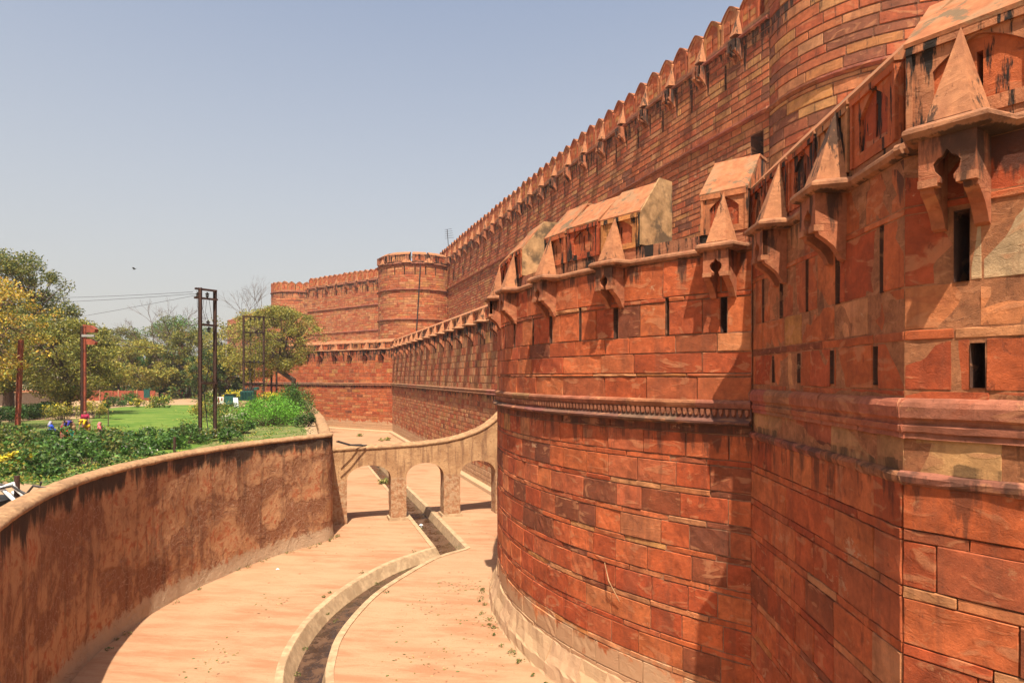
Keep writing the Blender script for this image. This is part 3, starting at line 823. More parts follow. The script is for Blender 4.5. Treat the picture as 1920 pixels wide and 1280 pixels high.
# ================================================================== OUTER (LOWER) WALL beyond the round bastion
A0 = np.array([3.4, 36.3]); BJ = np.array([-19.45, 104.2]); CJ = np.array([-53.5, 128.2])
OW = Line(tuple(A0), tuple(BJ), -1); FW = Line(tuple(BJ), tuple(CJ), -1)
if OW.n @ np.array([-1, -.3]) < 0: OW.n = -OW.n
if FW.n @ np.array([0, -1]) < 0: FW.n = -FW.n
def rows(z0, z1, h, ln, rng, off=0, hv=.2):
    out = []; z = z0
    while z < z1 - .02:
        a = min(z1, z + h * rng.uniform(1 - hv, 1 + hv))
        if z1 - a < h * .4: a = z1
        out.append((z, a, ln * rng.uniform(.85, 1.15), off)); z = a
    return out
OWT = thing('outer_wall', 'long lower rampart running away beyond the arched bridge, streaked black under its parapet', 'wall', (-8, 70, 0))
FWT = thing('outer_wall', 'lower rampart facing the camera behind the bent acacia tree', 'wall', (-30, 112, 0))
def outer_color(rng, st): c = pick(rng, .02, .10, .50); return (c[0] * .95, c[1] * 1.1 + .005, c[2] * 1.2 + .005)
def facing_color(rng, st):
    z = st[2]
    return pick(rng, .05, .08, .10 if z > 3 else .25)
for root, P_, seed, ln, cf, npart in ((OWT, OW, 201, .85, outer_color, 300), (FWT, FW, 211, 1.5, facing_color, 300)):
    rng = random.Random(seed)
    cs = rows(.3, 7.7, .44, ln, rng) + rows(8.15, 11.9, .62, ln * .95, rng) + rows(11.9, 13.65, .85, ln * 1.1, rng)
    nb = int(P_.L // 3.9); br = [2.2 + 3.9 * i for i in range(nb + 1) if 2.2 + 3.9 * i < P_.L - .8]
    sl = [(b, .28, 11.9, 12.75) for b in br] + [(b + 1.95, .2, 11.9, 13.2) for b in br if b + 1.95 < P_.L - .3]
    build_wall(root, P_, cs, sl, 'outer', npart, seed, (.1, .1, .1), proud=.035, j=.045, color_fn=cf, back_z=(-.1, 13.7))
    MPf = [(0, 7.66), (.06, 7.66), (.24, 7.74), (.26, 7.84), (.12, 7.88), (.12, 7.98), (.22, 8.02), (.22, 8.12), (0, 8.18)]
    sweep(root, 'moulding', P_, 0, P_.L, MPf, 'outer', (.40, .19, .10), piece=9, seed=seed)
    sweep(root, 'plinth', P_, 0, P_.L, [(0, -.02), (.55, -.02), (.50, .26), (.30, .34), (0, .36)], 'outer', (.56, .36, .21), piece=6, seed=seed)
    b_me = shared('bracket', bracket_geo(.8, .62, 1.25, False), 'outer'); h_me = shared('hood', hood_geo(.86, .55, 1.2), 'hood')
    for b in br:
        o = inst('bracket', b_me, place(P_, b, .02, 13.65), root); child_inst('hood', h_me, o, (0, 0, .22))
    chhajja(root, P_, 0, P_.L, br, 13.65, .68, .5, nose=.16, h=.22, m='outer', tint=(.46, .22, .11))
    parapet_body(root, P_, 0, P_.L, 13.86, 13.98, m='outer')
    k = 0; s = .2
    while s < P_.L - 1.0:
        merlon_roofed(root, P_, s, min(s + 1.80, P_.L), 13.98, 14.9, 15.5, seed + k, rd=.95, td=1.3, tone=pick(random.Random(k + seed), 0, .15, .4)); s += 1.95; k += 1

# ================================================================== INNER (UPPER) WALLS
IW = Line((28.3 - .342 * 38, 38), (28.3 - .342 * 124, 124), -1)
if IW.n @ np.array([-1, 0]) < 0: IW.n = -IW.n
def kangura_geo(w=1.74, h=2.35, th=.8, seed=0):
    """merlon with pointed top, arched recess and loophole; returns Acc local, base z=0"""
    rng = random.Random(seed); a = Acc(); I = Matrix.Identity(4); t1 = pick(rng, .05, .14, .1); t2 = pick(rng, .08, .22, .15)
    outer = arch_outline(w, 0, h * .70, h, 6); inner = arch_outline(w * .76, .12, h * .66, h * .90, 6)
    plate(a, I, outer, inner, (0, h * .42), 0, .07, t1)
    plate(a, I, inner, rect(.12, h * .22, h * .52), (0, h * .42), -.055, .4, t2)
    n = len(outer); V = [(x, -.07, z) for x, z in outer] + [(x, -th, z) for x, z in outer]
    a.put(V, [tuple(range(n, 2 * n))] + [((k + 1) % n, k, n + k, n + (k + 1) % n) for k in range(n)], tuple(c * 1.1 for c in t1))
    # coping rim over the point
    oo = outer[2:-1]; V = []; F = []
    for (x, z) in oo:
        dx, dz = x * .06, .05; V += [(x + dx, .05, z + dz), (x, .05, z - .03), (x, -th - .04, z - .03), (x + dx, -th - .04, z + dz)]
    for k in range(len(oo) - 1):
        for q in range(4): F.append((k * 4 + q, k * 4 + (q + 1) % 4, (k + 1) * 4 + (q + 1) % 4, (k + 1) * 4 + q))
    F += [(0, 1, 2, 3), tuple(len(V) - 4 + q for q in (3, 2, 1, 0))]
    a.put(V, F, (.36, .125, .05))
    # coursing joints as raised slabs beside the slit
    for zz in (.22, .70, 1.12): a.box(-w * .37, -.10, -.055, -.055 + .02, zz, zz + .38, pick(rng, .1, .25, .1)); a.box(.10, w * .37, -.055, -.05 + .018, zz + .03, zz + .40, pick(rng, .1, .25, .1))
    return a
KM = [shared('merlon', kangura_geo(seed=k), 'inner') for k in range(7)]
ib_me = shared('bracket', bracket_geo(.78, .62, 1.2, False), 'inner'); ih_me = shared('hood', hood_geo(.72, .52, 1.55), 'hood')
def soft(c): return tuple(q * .88 + w * .12 for q, w in zip((c[0] * 1.0, c[1] * 1.08 + .006, c[2] * 1.15 + .006), (.48, .155, .062)))
def inner_color(rng, st): return soft(pick(rng, .07, .17, .14))

def inner_wall(root, P_, z0, strings, ztop, nparts, seed, merl=1.87, brk=True, s_first=0.0, sa=0.0, sb=None, cf=inner_color, ch=.42, ln=1.25, slots=(), m='inner', proud=.04):
    rng = random.Random(seed); sb = P_.L if sb is None else sb; cs = []; zz = sorted([z0] + list(strings))
    for i, z in enumerate(zz):
        nx = zz[i + 1] if i + 1 < len(zz) else None
        if nx: cs += rows(z + (.30 if i else 0), nx, ch, ln, rng)
    build_wall(root, P_, cs, list(slots), m, nparts, seed, (.1, .1, .1), proud=proud, mortar=(.24, .095, .045), j=.045, color_fn=cf, sa=sa, sb=sb, back_z=(z0, ztop), slotdepth=.9)
    for z in strings:
        sweep(root, 'string_course', P_, sa, sb, [(0, z - .02), (.10, z), (.26, z + .10), (.26, z + .20), (.10, z + .28), (0, z + .32)], m, (.34, .12, .06), piece=8, seed=seed, step=.8)
    zt = strings[-1] + .32
    s = sa + s_first + merl / 2; k = 0
    sweep(root, 'parapet_base', P_, sa, sb, [(-.8, zt - .05), (0.0, zt - .05), (0.0, zt + .35), (-.8, zt + .35)], m, (.38, .14, .06), piece=4, seed=seed, step=.8)
    while s < sb - merl * .3:
        km = inst('merlon', KM[rng.randrange(7)], place(P_, s, 0, zt + .05), root); km.scale = (rng.uniform(.96, 1.0), 1, rng.uniform(.95, 1.03))
        if brk and k % 2 == 0:
            b = inst('bracket', ib_me, place(P_, s + merl / 2, .02, strings[-1]), root); child_inst('hood', ih_me, b, (0, 0, .32))
        s += merl; k += 1

IWT = thing('inner_wall', 'tall upper rampart climbing to the top right with pointed battlements', 'wall', (0, 70, 12))
win = []
for px, z in ((851, 27.2), (868, 27.4)):
    k_ = (px - 960) / 1200; D_ = 28.3 / (k_ + .342); win.append(((D_ - 38) / IW.d[1], .8, 26.2, 27.6))
D_ = 28.3 / ((1420 - 960) / 1200 + .342); win.append(((D_ - 38) / IW.d[1], 1.1, 22.3, 24.0))
slt = [(s_, .14, 28.6, 29.9) for s_ in np.arange(2.2, IW.L - 8, 3.74)] + [(s_ + 1.87, .16, 27.9, 29.5) for s_ in np.arange(2.2, IW.L - 8, 3.74)]
inner_wall(IWT, IW, 14.0, [25.0, 30.4], 30.9, 300, 301, s_first=.9, sa=0, cf=inner_color, slots=[w for w in win] + slt)

# near tall round tower
NT_ = Arc((22.4, 38.0), 7.04, 290, 170)
NTT = thing('round_tower', 'tall round inner tower cropped by the top edge of the photo on the right', 'tower', (22.4, 38, 12))
def tower_color(rng, st): return soft(pick(rng, .16, .34, .10))
inner_wall(NTT, NT_, 16.0, [24.9, 32.4], 32.8, 300, 311, brk=False, cf=tower_color, ch=.60, ln=2.0, proud=.05)
# far round tower
FT = Arc((-18.0, 121.0), 7.1, 330, 170)
FTT = thing('round_tower', 'round bastion tower with roofed parapet blocks where the upper wall turns', 'tower', (-18, 121, 12))
rng = random.Random(5)
tc = rows(14, 19.3, .42, 1.3, rng) + rows(19.6, 24.6, .42, 1.3, rng) + rows(24.9, 29.2, .42, 1.3, rng)
def ft_color(rng, st): return soft(pick(rng, .05, .18, .25))
build_wall(FTT, FT, tc, [(s_, .18, 27.4, 28.9) for s_ in np.arange(1.0, FT.L, 1.9)], 'inner', 260, 321, (0, 0, 0), proud=.04, j=.045, color_fn=ft_color, back_z=(14, 29.3))
for z in (19.3, 24.6, 29.2):
    sweep(FTT, 'string_course', FT, 0, FT.L, [(0, z - .02), (.12, z), (.30, z + .1), (.30, z + .2), (.1, z + .28), (0, z + .32)], 'inner', (.30, .11, .055), piece=6, seed=7, step=.7)
s = .2; k = 0
parapet_body(FTT, FT, 0, FT.L, 29.5, 29.75, m='inner')
while s < FT.L - 1:
    w = (3.9, 2.6, 4.4)[k % 3]; merlon_roofed(FTT, FT, s, min(s + w, FT.L), 29.75, 31.0, 31.55, 330 + k, rd=.8, td=1.4, tone=(.42, .15, .07)); s += w + .5; k += 1
for s_ in (8.2, 13.8, 4.2):
    o = inst('hood', shared('hood', hood_geo(2.0, .4, 1.0), 'hood'), place(FT, s_, .0, 29.5), FTT)
# inner wall stretches to the left of it
IW2 = Line((-21.5, 134.0), (-50.0, 156.5), -1)
if IW2.n @ np.array([0, -1]) < 0: IW2.n = -IW2.n
IW2T = thing('inner_wall', 'upper rampart stretch between the two far round towers', 'wall', (-36, 145, 12))
def far_color(rng, st): return soft(pick(rng, .04, .16, .34))
slt2 = [(s_, .22, 28.2, 29.7) for s_ in np.arange(2.2, IW2.L - 2, 1.87)]
inner_wall(IW2T, IW2, 12.0, [19.3, 24.9, 30.4], 30.9, 240, 341, cf=far_color, s_first=.3, slots=slt2)
LT = Arc((-56.0, 167.0), 6.4, 335, 165)
LTT = thing('round_tower', 'leftmost and farthest round tower of the upper rampart', 'tower', (-56, 167, 12))
inner_wall(LTT, LT, 12.0, [24.9, 30.4], 30.9, 160, 351, cf=far_color, brk=False)
IW3 = Line((-66, 196), (-121, 272), -1)
if IW3.n @ np.array([-.8, -.6]) < 0: IW3.n = -IW3.n
IW3.n = np.array([IW3.d[1], -IW3.d[0]]) * (1 if np.array([IW3.d[1], -IW3.d[0]]) @ np.array([0.3, -1]) > 0 else -1)
IW3T = thing('inner_wall', 'faint farthest stretch of upper rampart behind the trees', 'wall', (-95, 235, 12))
inner_wall(IW3T, IW3, 10.0, [24.9, 30.4], 30.9, 80, 361, cf=far_color, brk=False, ch=.6, ln=1.8)
# terrace between the two ramparts
V = [tuple(p) for p in OW.map([0, OW.L], -1.3, 12.6)] + [tuple(p) for p in IW.map([IW.L, 0], .2, 12.6)]
tag(add('berm', V, [(0, 1, 2, 3)], 'dirt'), kind='structure')
V = [tuple(p) for p in FW.map([0, FW.L], -1.3, 12.6)] + [(-80, 190, 12.6), (-10, 150, 12.6)]
tag(add('berm', V, [(0, 1, 2, 3)], 'dirt'), kind='structure')
V = [tuple(LF.map(0, -1.3, 12.3)), tuple(LF.map(LF.L, -1.3, 12.3))] + [tuple(RB.map(s_, -1.3, 12.3)) for s_ in np.linspace(1, RB.L, 12)] + [(18, 42, 12.3), (22, 30, 12.3), (24, 8, 12.3)]
tag(add('berm', V, [tuple(range(len(V)))], 'dirt'), kind='structure')

# ================================================================== MOAT FLOOR, DRAIN, WATER
GW = [(-6.0, 3.0), (-7.6, 7.5), (-9.6, 11.0), (-11.2, 13.9), (-12.3, 16.2), (-13.3, 18.9), (-13.9, 21.6), (-14.05, 24.3), (-13.9, 26.9), (-13.35, 29.6), (-12.35, 32.6), (-11.0, 34.9), (-10.45, 35.9), (-10.35, 36.9), (-10.9, 38.4),
      (-14.0, 48.0), (-17.6, 58.6), (-24.0, 76.0), (-30.2, 92.5), (-37.5, 101.0), (-52, 113), (-75, 133)]
def catmull(P, n=4, closed=False):
    out = []
    for i in range(len(P) - 1):
        p0 = Vector(P[max(i - 1, 0)]); p1 = Vector(P[i]); p2 = Vector(P[i + 1]); p3 = Vector(P[min(i + 2, len(P) - 1)])
        for k in range(n):
            t = k / n
            out.append(tuple(.5 * ((2 * p1) + (p2 - p0) * t + (2 * p0 - 5 * p1 + 4 * p2 - p3) * t * t + (3 * p1 - p0 - 3 * p2 + p3) * t ** 3)))
    out.append(tuple(P[-1])); return out
GWs = catmull(GW, 5)
CHL = [(1.5, 9.0), (-1.6, 12.0), (-4.0, 14.2), (-5.8, 16.6), (-6.89, 19.2), (-7.45, 21.6), (-7.6, 24.3), (-7.4, 26.7), (-6.75, 29.5), (-5.8, 31.9), (-4.1, 34.4)]
CHR = [(2.6, 9.9), (-.3, 12.8), (-2.7, 15.0), (-4.5, 17.2), (-5.58, 19.2), (-6.08, 21.5), (-6.2, 23.0), (-6.12, 24.9), (-5.8, 27.3), (-5.0, 29.9), (-3.9, 32.6), (-2.45, 34.3)]
L2 = catmull(CHL, 5) + [(-6.1, 40.4), (-9.9, 51.8), (-14.6, 65.7), (-22, 87.5)]
R2 = catmull(CHR, 5) + [(-5.65, 44.0), (-8.5, 52.3), (-13.2, 65.9), (-20.6, 87.7)]
def flat(name, pts, z, m, kind='structure', holes=(), parent=None):
    loops = [[Vector((x, y, 0)) for x, y in pts]] + [[Vector((x, y, 0)) for x, y in h] for h in holes]
    tri = tessellate_polygon(loops); V = [(v.x, v.y, z) for l in loops for v in l]
    F = []
    for t in tri:
        a, b, c = (Vector(V[i]) for i in t)
        F.append(tuple(t) if (b - a).cross(c - a).z > 0 else tuple(t)[::-1])
    return tag(add(name, V, F, m, parent), kind=kind)
flat('moat_floor', [(-5, 2)] + GWs[2:] + [(-60, 126), (-22, 107), (-22, 87.5)] + L2[::-1][1:] + [(1.5, 2)], 0, 'floor')
flat('moat_floor', R2 + [(-20.6, 104.5), (-19, 104.6), (-16, 94), (4, 36), (8, 30), (14, 12), (12, 3), (2.6, 3)], 0, 'floor')
flat('moat_floor', [(-22, 87.5), (-20.6, 87.7), (-20.6, 104.5), (-22, 107)], -.004, 'floor')
flat('drain_water', L2 + R2[::-1], -.46, 'water')
def kerbs(P, sgn, seed):
    """drain wall: flat cream lip and the face dropping to the water"""
    rng = random.Random(seed); acc = Acc(); w = .24; V = []; pr = [(w, .012), (w - .005, .04), (.0, .045), (-.02, .03), (-.30 if sgn < 0 else -.16, -.50)]
    for i, p in enumerate(P):
        a = np.array(P[max(i - 1, 0)]); b = np.array(P[min(i + 1, len(P) - 1)]); d = (b - a) / np.hypot(*(b - a)); n = np.array([d[1], -d[0]]) * sgn
        for (o, z) in pr: V.append((p[0] + n[0] * (o + rng.uniform(-.008, .008)), p[1] + n[1] * (o + rng.uniform(-.008, .008)), z + rng.uniform(-.003, .003)))
    k = len(pr)
    F = [(i * k + q, (i + 1) * k + q, (i + 1) * k + q + 1, i * k + q + 1) for i in range(len(P) - 1) for q in range(k - 1)]
    return tag(add('drain_kerb', V, F, 'kerb'), kind='structure')
kerbs(L2, -1, 1); kerbs(R2, 1, 2)
# pebbles, leaves and scraps lying about
rng = random.Random(77)
acc = Acc()
for i in range(900):
    if rng.random() < .55:
        cx, cy, sx = rng.choice([(-3.5, 25.5, 1.6), (-1.8, 21, 1.5), (-8.5, 26, .8), (-8.8, 21, .9), (-2.2, 28, .9), (-.5, 24, .7)])
        x, y = rng.gauss(cx, sx), rng.gauss(cy, sx * .6)
    else: x, y = rng.uniform(-12, 0), rng.uniform(18, 42)
    if any(math.hypot(x - q[0], y - q[1]) < 1.7 for q in L2 + R2): continue
    if x < -11 + 0 * y: continue
    s = rng.uniform(.012, .04); a = rng.uniform(0, 3.14); c_, s_ = math.cos(a), math.sin(a)
    V = [(x + c_ * s * 2, y + s_ * s * 2, .006), (x - s_ * s, y + c_ * s, .006 + s * .5), (x - c_ * s * 2, y - s_ * s * 2, .008), (x + s_ * s, y - c_ * s, .004), (x, y, s * .7)]
    acc.put(V, [(0, 1, 4), (1, 2, 4), (2, 3, 4), (3, 0, 4)], rng.choice([(.16, .12, .03), (.24, .12, .06), (.10, .11, .03), (.35, .22, .1)]))
tag(acc.obj('fallen_leaves', 'paint'), 'dry leaves and grit scattered on the moat floor', 'leaves', kind='stuff')
litter = [(-5.9, 41.6, .16, 'white foam cup floating in the drain below the bridge'), (-7.2, 20.9, .10, 'crumpled white paper caught in the near bend of the drain'),
          (-6.75, 19.75, .09, 'small scrap of white plastic lying in the brown drain water'), (-11.2, 30.6, .09, 'pale scrap of paper on the moat floor by the wall'),
          (-5.2, 38.2, .08, 'white scrap drifting in the straight part of the drain')]
for x, y, s, lab in litter:
    z = -.455 if 'drain' in lab else .0; a = Acc(); n = 9; V = []; rr = random.Random(int(x * 100))
    for k in range(n):
        t = 2 * math.pi * k / n; q = s * rr.uniform(.7, 1.1); V.append((x + math.cos(t) * q, y + math.sin(t) * q, z + rr.uniform(.0, .3) * s))
    V.append((x, y, z + s * .7)); F = [(k, (k + 1) % n, n) for k in range(n)]
    tag(add('litter', V, F, 'white'), lab, 'litter')

# ================================================================== GARDEN WALL
GWT = thing('garden_wall', 'curved brown plastered moat wall with a rounded cream cap, garden behind it', 'wall', (-13, 24, 0))
def off_path(P, o):
    out = []
    for i, p in enumerate(P):
        a = np.array(P[max(i - 1, 0)]); b = np.array(P[min(i + 1, len(P) - 1)]); d = (b - a) / np.hypot(*(b - a)); n = np.array([d[1], -d[0]])
        out.append((p[0] + n[0] * o, p[1] + n[1] * o))
    return out
def resample(P, ds):
    P = [np.array(p) for p in P]; out = [tuple(P[0])]; acc_ = 0
    for a, b in zip(P[:-1], P[1:]):
        L = np.hypot(*(b - a)); t = ds - acc_
        while t < L: out.append(tuple(a + (b - a) * t / L)); t += ds
        acc_ = (acc_ + L) % ds if True else 0
    out.append(tuple(P[-1])); return out
near_part = [p for p in GWs if p[1] < 60]; far_part = [p for p in GWs if p[1] >= 58]
def wall_face(P, name, ds, nz, z0, z1, amp, m, o0=0.0, flip=False):
    P = resample(P, ds); V = []; F = []
    for i, p in enumerate(P):
        a = np.array(P[max(i - 1, 0)]); b = np.array(P[min(i + 1, len(P) - 1)]); d = (b - a) / np.hypot(*(b - a)); n = np.array([d[1], -d[0]])
        for k in range(nz + 1):
            z = z0 + (z1 - z0) * k / nz
            q = noise.noise(Vector((p[0] * .9, p[1] * .9, z * .9))) * amp + noise.noise(Vector((p[0] * 3.3, p[1] * 3.3, z * 3.3))) * amp * .45
            foot = .07 * max(0, 1 - z / .5) if z0 == 0 else 0
            o = o0 + q + foot
            V.append((p[0] + n[0] * o, p[1] + n[1] * o, z))
    k1 = nz + 1
    F = [(i * k1 + k, (i + 1) * k1 + k, (i + 1) * k1 + k + 1, i * k1 + k + 1) for i in range(len(P) - 1) for k in range(nz)]
    if flip: F = [f[::-1] for f in F]
    return add(name, V, F, m, GWT, None, smooth=True)
wall_face(near_part, 'plaster_face', .22, 26, 0, 5.80, .055, 'plaster')
wall_face(far_part, 'plaster_face', 1.0, 6, 0, 5.80, .03, 'plaster')
wall_face(GWs, 'garden_face', .8, 2, 5.0, 5.80, .01, 'cap', o0=-.62, flip=True)
capP = resample(GWs, .30); rng = random.Random(6); V = []; F = []
pr = [(.00, 5.77), (.045, 5.80), (.055, 5.86), (.02, 5.93), (-.10, 5.98), (-.30, 6.00), (-.48, 5.98), (-.60, 5.92), (-.65, 5.85), (-.64, 5.79), (-.58, 5.77)]
for i, p in enumerate(capP):
    a = np.array(capP[max(i - 1, 0)]); b = np.array(capP[min(i + 1, len(capP) - 1)]); d = (b - a) / np.hypot(*(b - a)); n = np.array([d[1], -d[0]])
    wob = noise.noise(Vector((p[0] * .5, p[1] * .5, 3))) * .05
    for (o, z) in pr: V.append((p[0] + n[0] * (o + wob), p[1] + n[1] * (o + wob), z + rng.uniform(-.012, .012) + wob * .5))
k = len(pr); F = [(i * k + q, (i + 1) * k + q, (i + 1) * k + q + 1, i * k + q + 1) for i in range(len(capP) - 1) for q in range(k - 1)]
add('cap', V, F, 'cap', GWT, None, smooth=True)

# ================================================================== ARCHED BRIDGE
BRT = thing('arched_bridge', 'low ochre arched bridge crossing the moat and drain, its cap sweeping up to the rampart', 'bridge', (-5, 42, 0))
bd = np.array([1, .337]); bd = bd / np.hypot(*bd); bt = np.array([-.337, 1]); bt = bt / np.hypot(*bt); Bo = np.array([-7.3, 41.0])
def BP(X, back, z):  # X = world x on the front line
    t = (X - Bo[0]) / bd[0]; p = Bo + bd * t + bt * back; return (p[0], p[1], z)
arches = [(-10.30, -7.73), (-6.79, -4.48), (-3.42, -1.11)]; ZS = 2.75; TH = 1.0
tops = [(-12.0, 4.55), (-10.7, 4.62), (-8, 4.68), (-6, 4.76), (-4.5, 4.90), (-3.4, 5.12), (-2.7, 5.34), (-2.1, 5.58), (-1.6, 5.86), (-1.05, 6.28), (-.4, 6.95), (.4, 8.0), (1.6, 9.3)]
def top(X):
    for (a, za), (b, zb_) in zip(tops[:-1], tops[1:]):
        if X <= b: return za + (zb_ - za) * (X - a) / (b - a)
    return tops[-1][1]
Xs = set(np.linspace(-12.0, 1.5, 60).tolist())
for a, b in arches: Xs |= set((a + (b - a) * (.5 - .5 * math.cos(math.pi * k / 16)) for k in range(17)))
Xs = sorted(Xs)
def bot(X):
    for a, b in arches:
        if a - 1e-6 <= X <= b + 1e-6:
            u = (X - a) / (b - a) * 2 - 1; return ZS + .86 * math.sqrt(max(0, 1 - abs(u) ** 2.1))
    return ZS
V = []; F = []
for X in Xs:
    for (bk, z) in ((0, bot(X)), (0, (bot(X) + top(X)) / 2), (0, top(X)), (TH, top(X)), (TH, bot(X))):
        q = noise.noise(Vector((X * 1.2, bk * 5, z * 1.2))) * .02
        V.append(BP(X, bk + q, z))
for i in range(len(Xs) - 1):
    for k in range(5): F.append((i * 5 + k, (i + 1) * 5 + k, (i + 1) * 5 + (k + 1) % 5, i * 5 + (k + 1) % 5))
add('arch_wall', V, F, 'bridge', BRT)
V = []; F = []; cp = [(-.05, -.04), (-.09, .04), (-.04, .13), (.12, .18), (.30, .16), (.40, .06), (.40, -.04)]
cXs = np.linspace(-12.0, 1.5, 70)
for X in cXs:
    sl_ = (top(X + .05) - top(X - .05)) / .1; st = math.sqrt(1 + sl_ * sl_)
    for (bk, dz) in cp: V.append(BP(X, bk, top(X) + dz * min(st, 1.6)))
k = len(cp); F = [(i * k + q, (i + 1) * k + q, (i + 1) * k + q + 1, i * k + q + 1) for i in range(len(cXs) - 1) for q in range(k - 1)]
add('coping', V, F, 'cap', BRT, None, smooth=True)
V2 = []
for X in cXs:
    sl_ = (top(X + .05) - top(X - .05)) / .1; st = math.sqrt(1 + sl_ * sl_)
    for (bk, dz) in cp: V2.append(BP(X, bk * -1 + TH, top(X) + dz * min(st, 1.6)))
add('coping', V2, [f[::-1] for f in F], 'cap', BRT, None, smooth=True)
rng = random.Random(9)
for (a, b) in ((-12.0, -10.30), (-7.73, -6.79), (-4.48, -3.42), (-1.11, 1.4)):
    V = []; nz = 10; nx = 4; F = []
    ring = [(a + (b - a) * i / nx, -.0) for i in range(nx + 1)] + [(b, TH * j / 3) for j in (1, 2)] + [(b - (b - a) * i / nx, TH) for i in range(nx + 1)] + [(a, TH * (3 - j) / 3) for j in (1, 2)]
    n = len(ring)
    for kz in range(nz + 1):
        z = ZS * kz / nz
        for (X, bk) in ring: V.append(BP(X + rng.uniform(-.016, .016) * (0 < kz < nz), bk + rng.uniform(-.016, .016) * (0 < kz < nz), z))
    for kz in range(nz):
        for q in range(n): F.append((kz * n + q, kz * n + (q + 1) % n, (kz + 1) * n + (q + 1) % n, (kz + 1) * n + q))
    pier = add('pier', V, F, 'bridge', BRT)
    if b - a < 1.2:
        acc = Acc(); V = [BP(a - .12, -.13, 0), BP(b + .12, -.13, 0), BP(b + .12, TH + .13, 0), BP(a - .12, TH + .13, 0), BP(a - .10, -.11, .18), BP(b + .10, -.11, .18), BP(b + .10, TH + .11, .18), BP(a - .10, TH + .11, .18)]
        add('footing', V, [(0, 1, 5, 4), (1, 2, 6, 5), (2, 3, 7, 6), (3, 0, 4, 7), (4, 5, 6, 7)], 'kerb', pier)

# ================================================================== GARDEN GROUND
GZ = 5.3
gp = off_path([p for p in GWs if p[1] > 5], -.3)
ground = [(-9, -60)] + gp + [(-150, 200), (-150, 330), (-800, 1500), (-2500, 9000), (-9000, 9000), (-9000, -60)]
flat('ground', ground, GZ, 'dirt')
flat('ground', [(-9000, -3000), (9000, -3000), (9000, 9000), (-9000, 9000)], -1.2, 'far')
def g(px, py, z=GZ):
    D = 1200 * (EYE - z) / (py - 706.0); return ((px - 960) / 1200 * D, D)
def blob(name, pts, z, m):
    P = [g(*p) for p in pts]; P.append(P[0]); Q = catmull(P, 4)[:-1]
    return flat(name, Q, z, m)
flat('planted_bed', [(-9.7 - 5, 22), (-16, 23), (-15.4, 26.5), (-14.9, 29.5), (-13.6, 33.2), (-12.3, 36), (-12.2, 38.5), (-15.5, 48), (-19, 58), (-24.5, 73), (-29, 84), (-44, 84), (-40, 60), (-47, 52), (-52, 45), (-38, 32), (-26, 27)], GZ + .004, 'bed')
flat('lawn', [g(185, 767), g(250, 761), g(330, 759), g(420, 759), g(452, 762), g(470, 782), g(455, 806), g(420, 822), g(370, 838), g(330, 852), g(290, 852), g(235, 838), g(190, 820), g(170, 795)], GZ + .012, 'lawn')
flat('pale_road', [g(-420, 778), g(-420, 765), (-95, 84), (-62, 68), (-60, 61), g(90, 779), g(0, 788), g(-200, 800)], GZ + .008, 'dirt')
flat('garden_path', [g(130, 768), g(140, 762), g(200, 759), g(300, 757), g(300, 760), g(200, 764)], GZ + .016, 'dirt')

# ================================================================== PLANTS
def leaf_quads(acc, centres, n, size, spread, tones, rng, flat_=.6, up=.0):
    """n small leaf faces scattered round each centre"""
    for (cx, cy, cz, r) in centres:
        for _ in range(n):
            u = Vector((rng.gauss(0, 1), rng.gauss(0, 1), rng.gauss(0, 1)));
            q = u.normalized() * (rng.random() ** .45) * r * spread
            x, y, z = cx + q.x, cy + q.y, cz + q.z * flat_
            s = size * rng.uniform(.6, 1.4); a = Vector((rng.gauss(0, 1), rng.gauss(0, 1), rng.gauss(0, .7))).normalized()
            b = a.cross(Vector((rng.gauss(0, 1), rng.gauss(0, 1), rng.gauss(0, 1) + up))).normalized()
            t = rng.choice(tones); k = rng.uniform(.7, 1.3); t = (t[0] * k, t[1] * k, t[2] * k)
            p = Vector((x, y, z)); i = len(acc.V)
            acc.V += [tuple(p - a * s), tuple(p + b * s * .5), tuple(p + a * s), tuple(p - b * s * .5)]
            acc.F.append((i, i + 1, i + 2, i + 3)); acc.T.append(t)
OL = [(.15, .155, .028), (.19, .18, .03), (.10, .12, .022), (.25, .205, .038)]
YG = [(.25, .235, .035), (.32, .265, .04), (.18, .195, .03), (.37, .28, .05)]
GR = [(.055, .13, .018), (.08, .17, .022), (.035, .09, .014), (.11, .20, .03)]
DG = [(.04, .08, .017), (.06, .105, .022), (.03, .062, .013), (.09, .13, .025)]
BG = [(.12, .30, .02), (.17, .38, .03), (.09, .23, .018)]
YL = [(.62, .42, .04), (.56, .38, .04), (.52, .33, .045), (.42, .30, .05), (.36, .31, .06), (.45, .22, .04), (.22, .24, .045), (.30, .18, .05)]
YF = [(.66, .52, .03), (.60, .45, .03), (.14, .20, .02), (.10, .16, .02)]

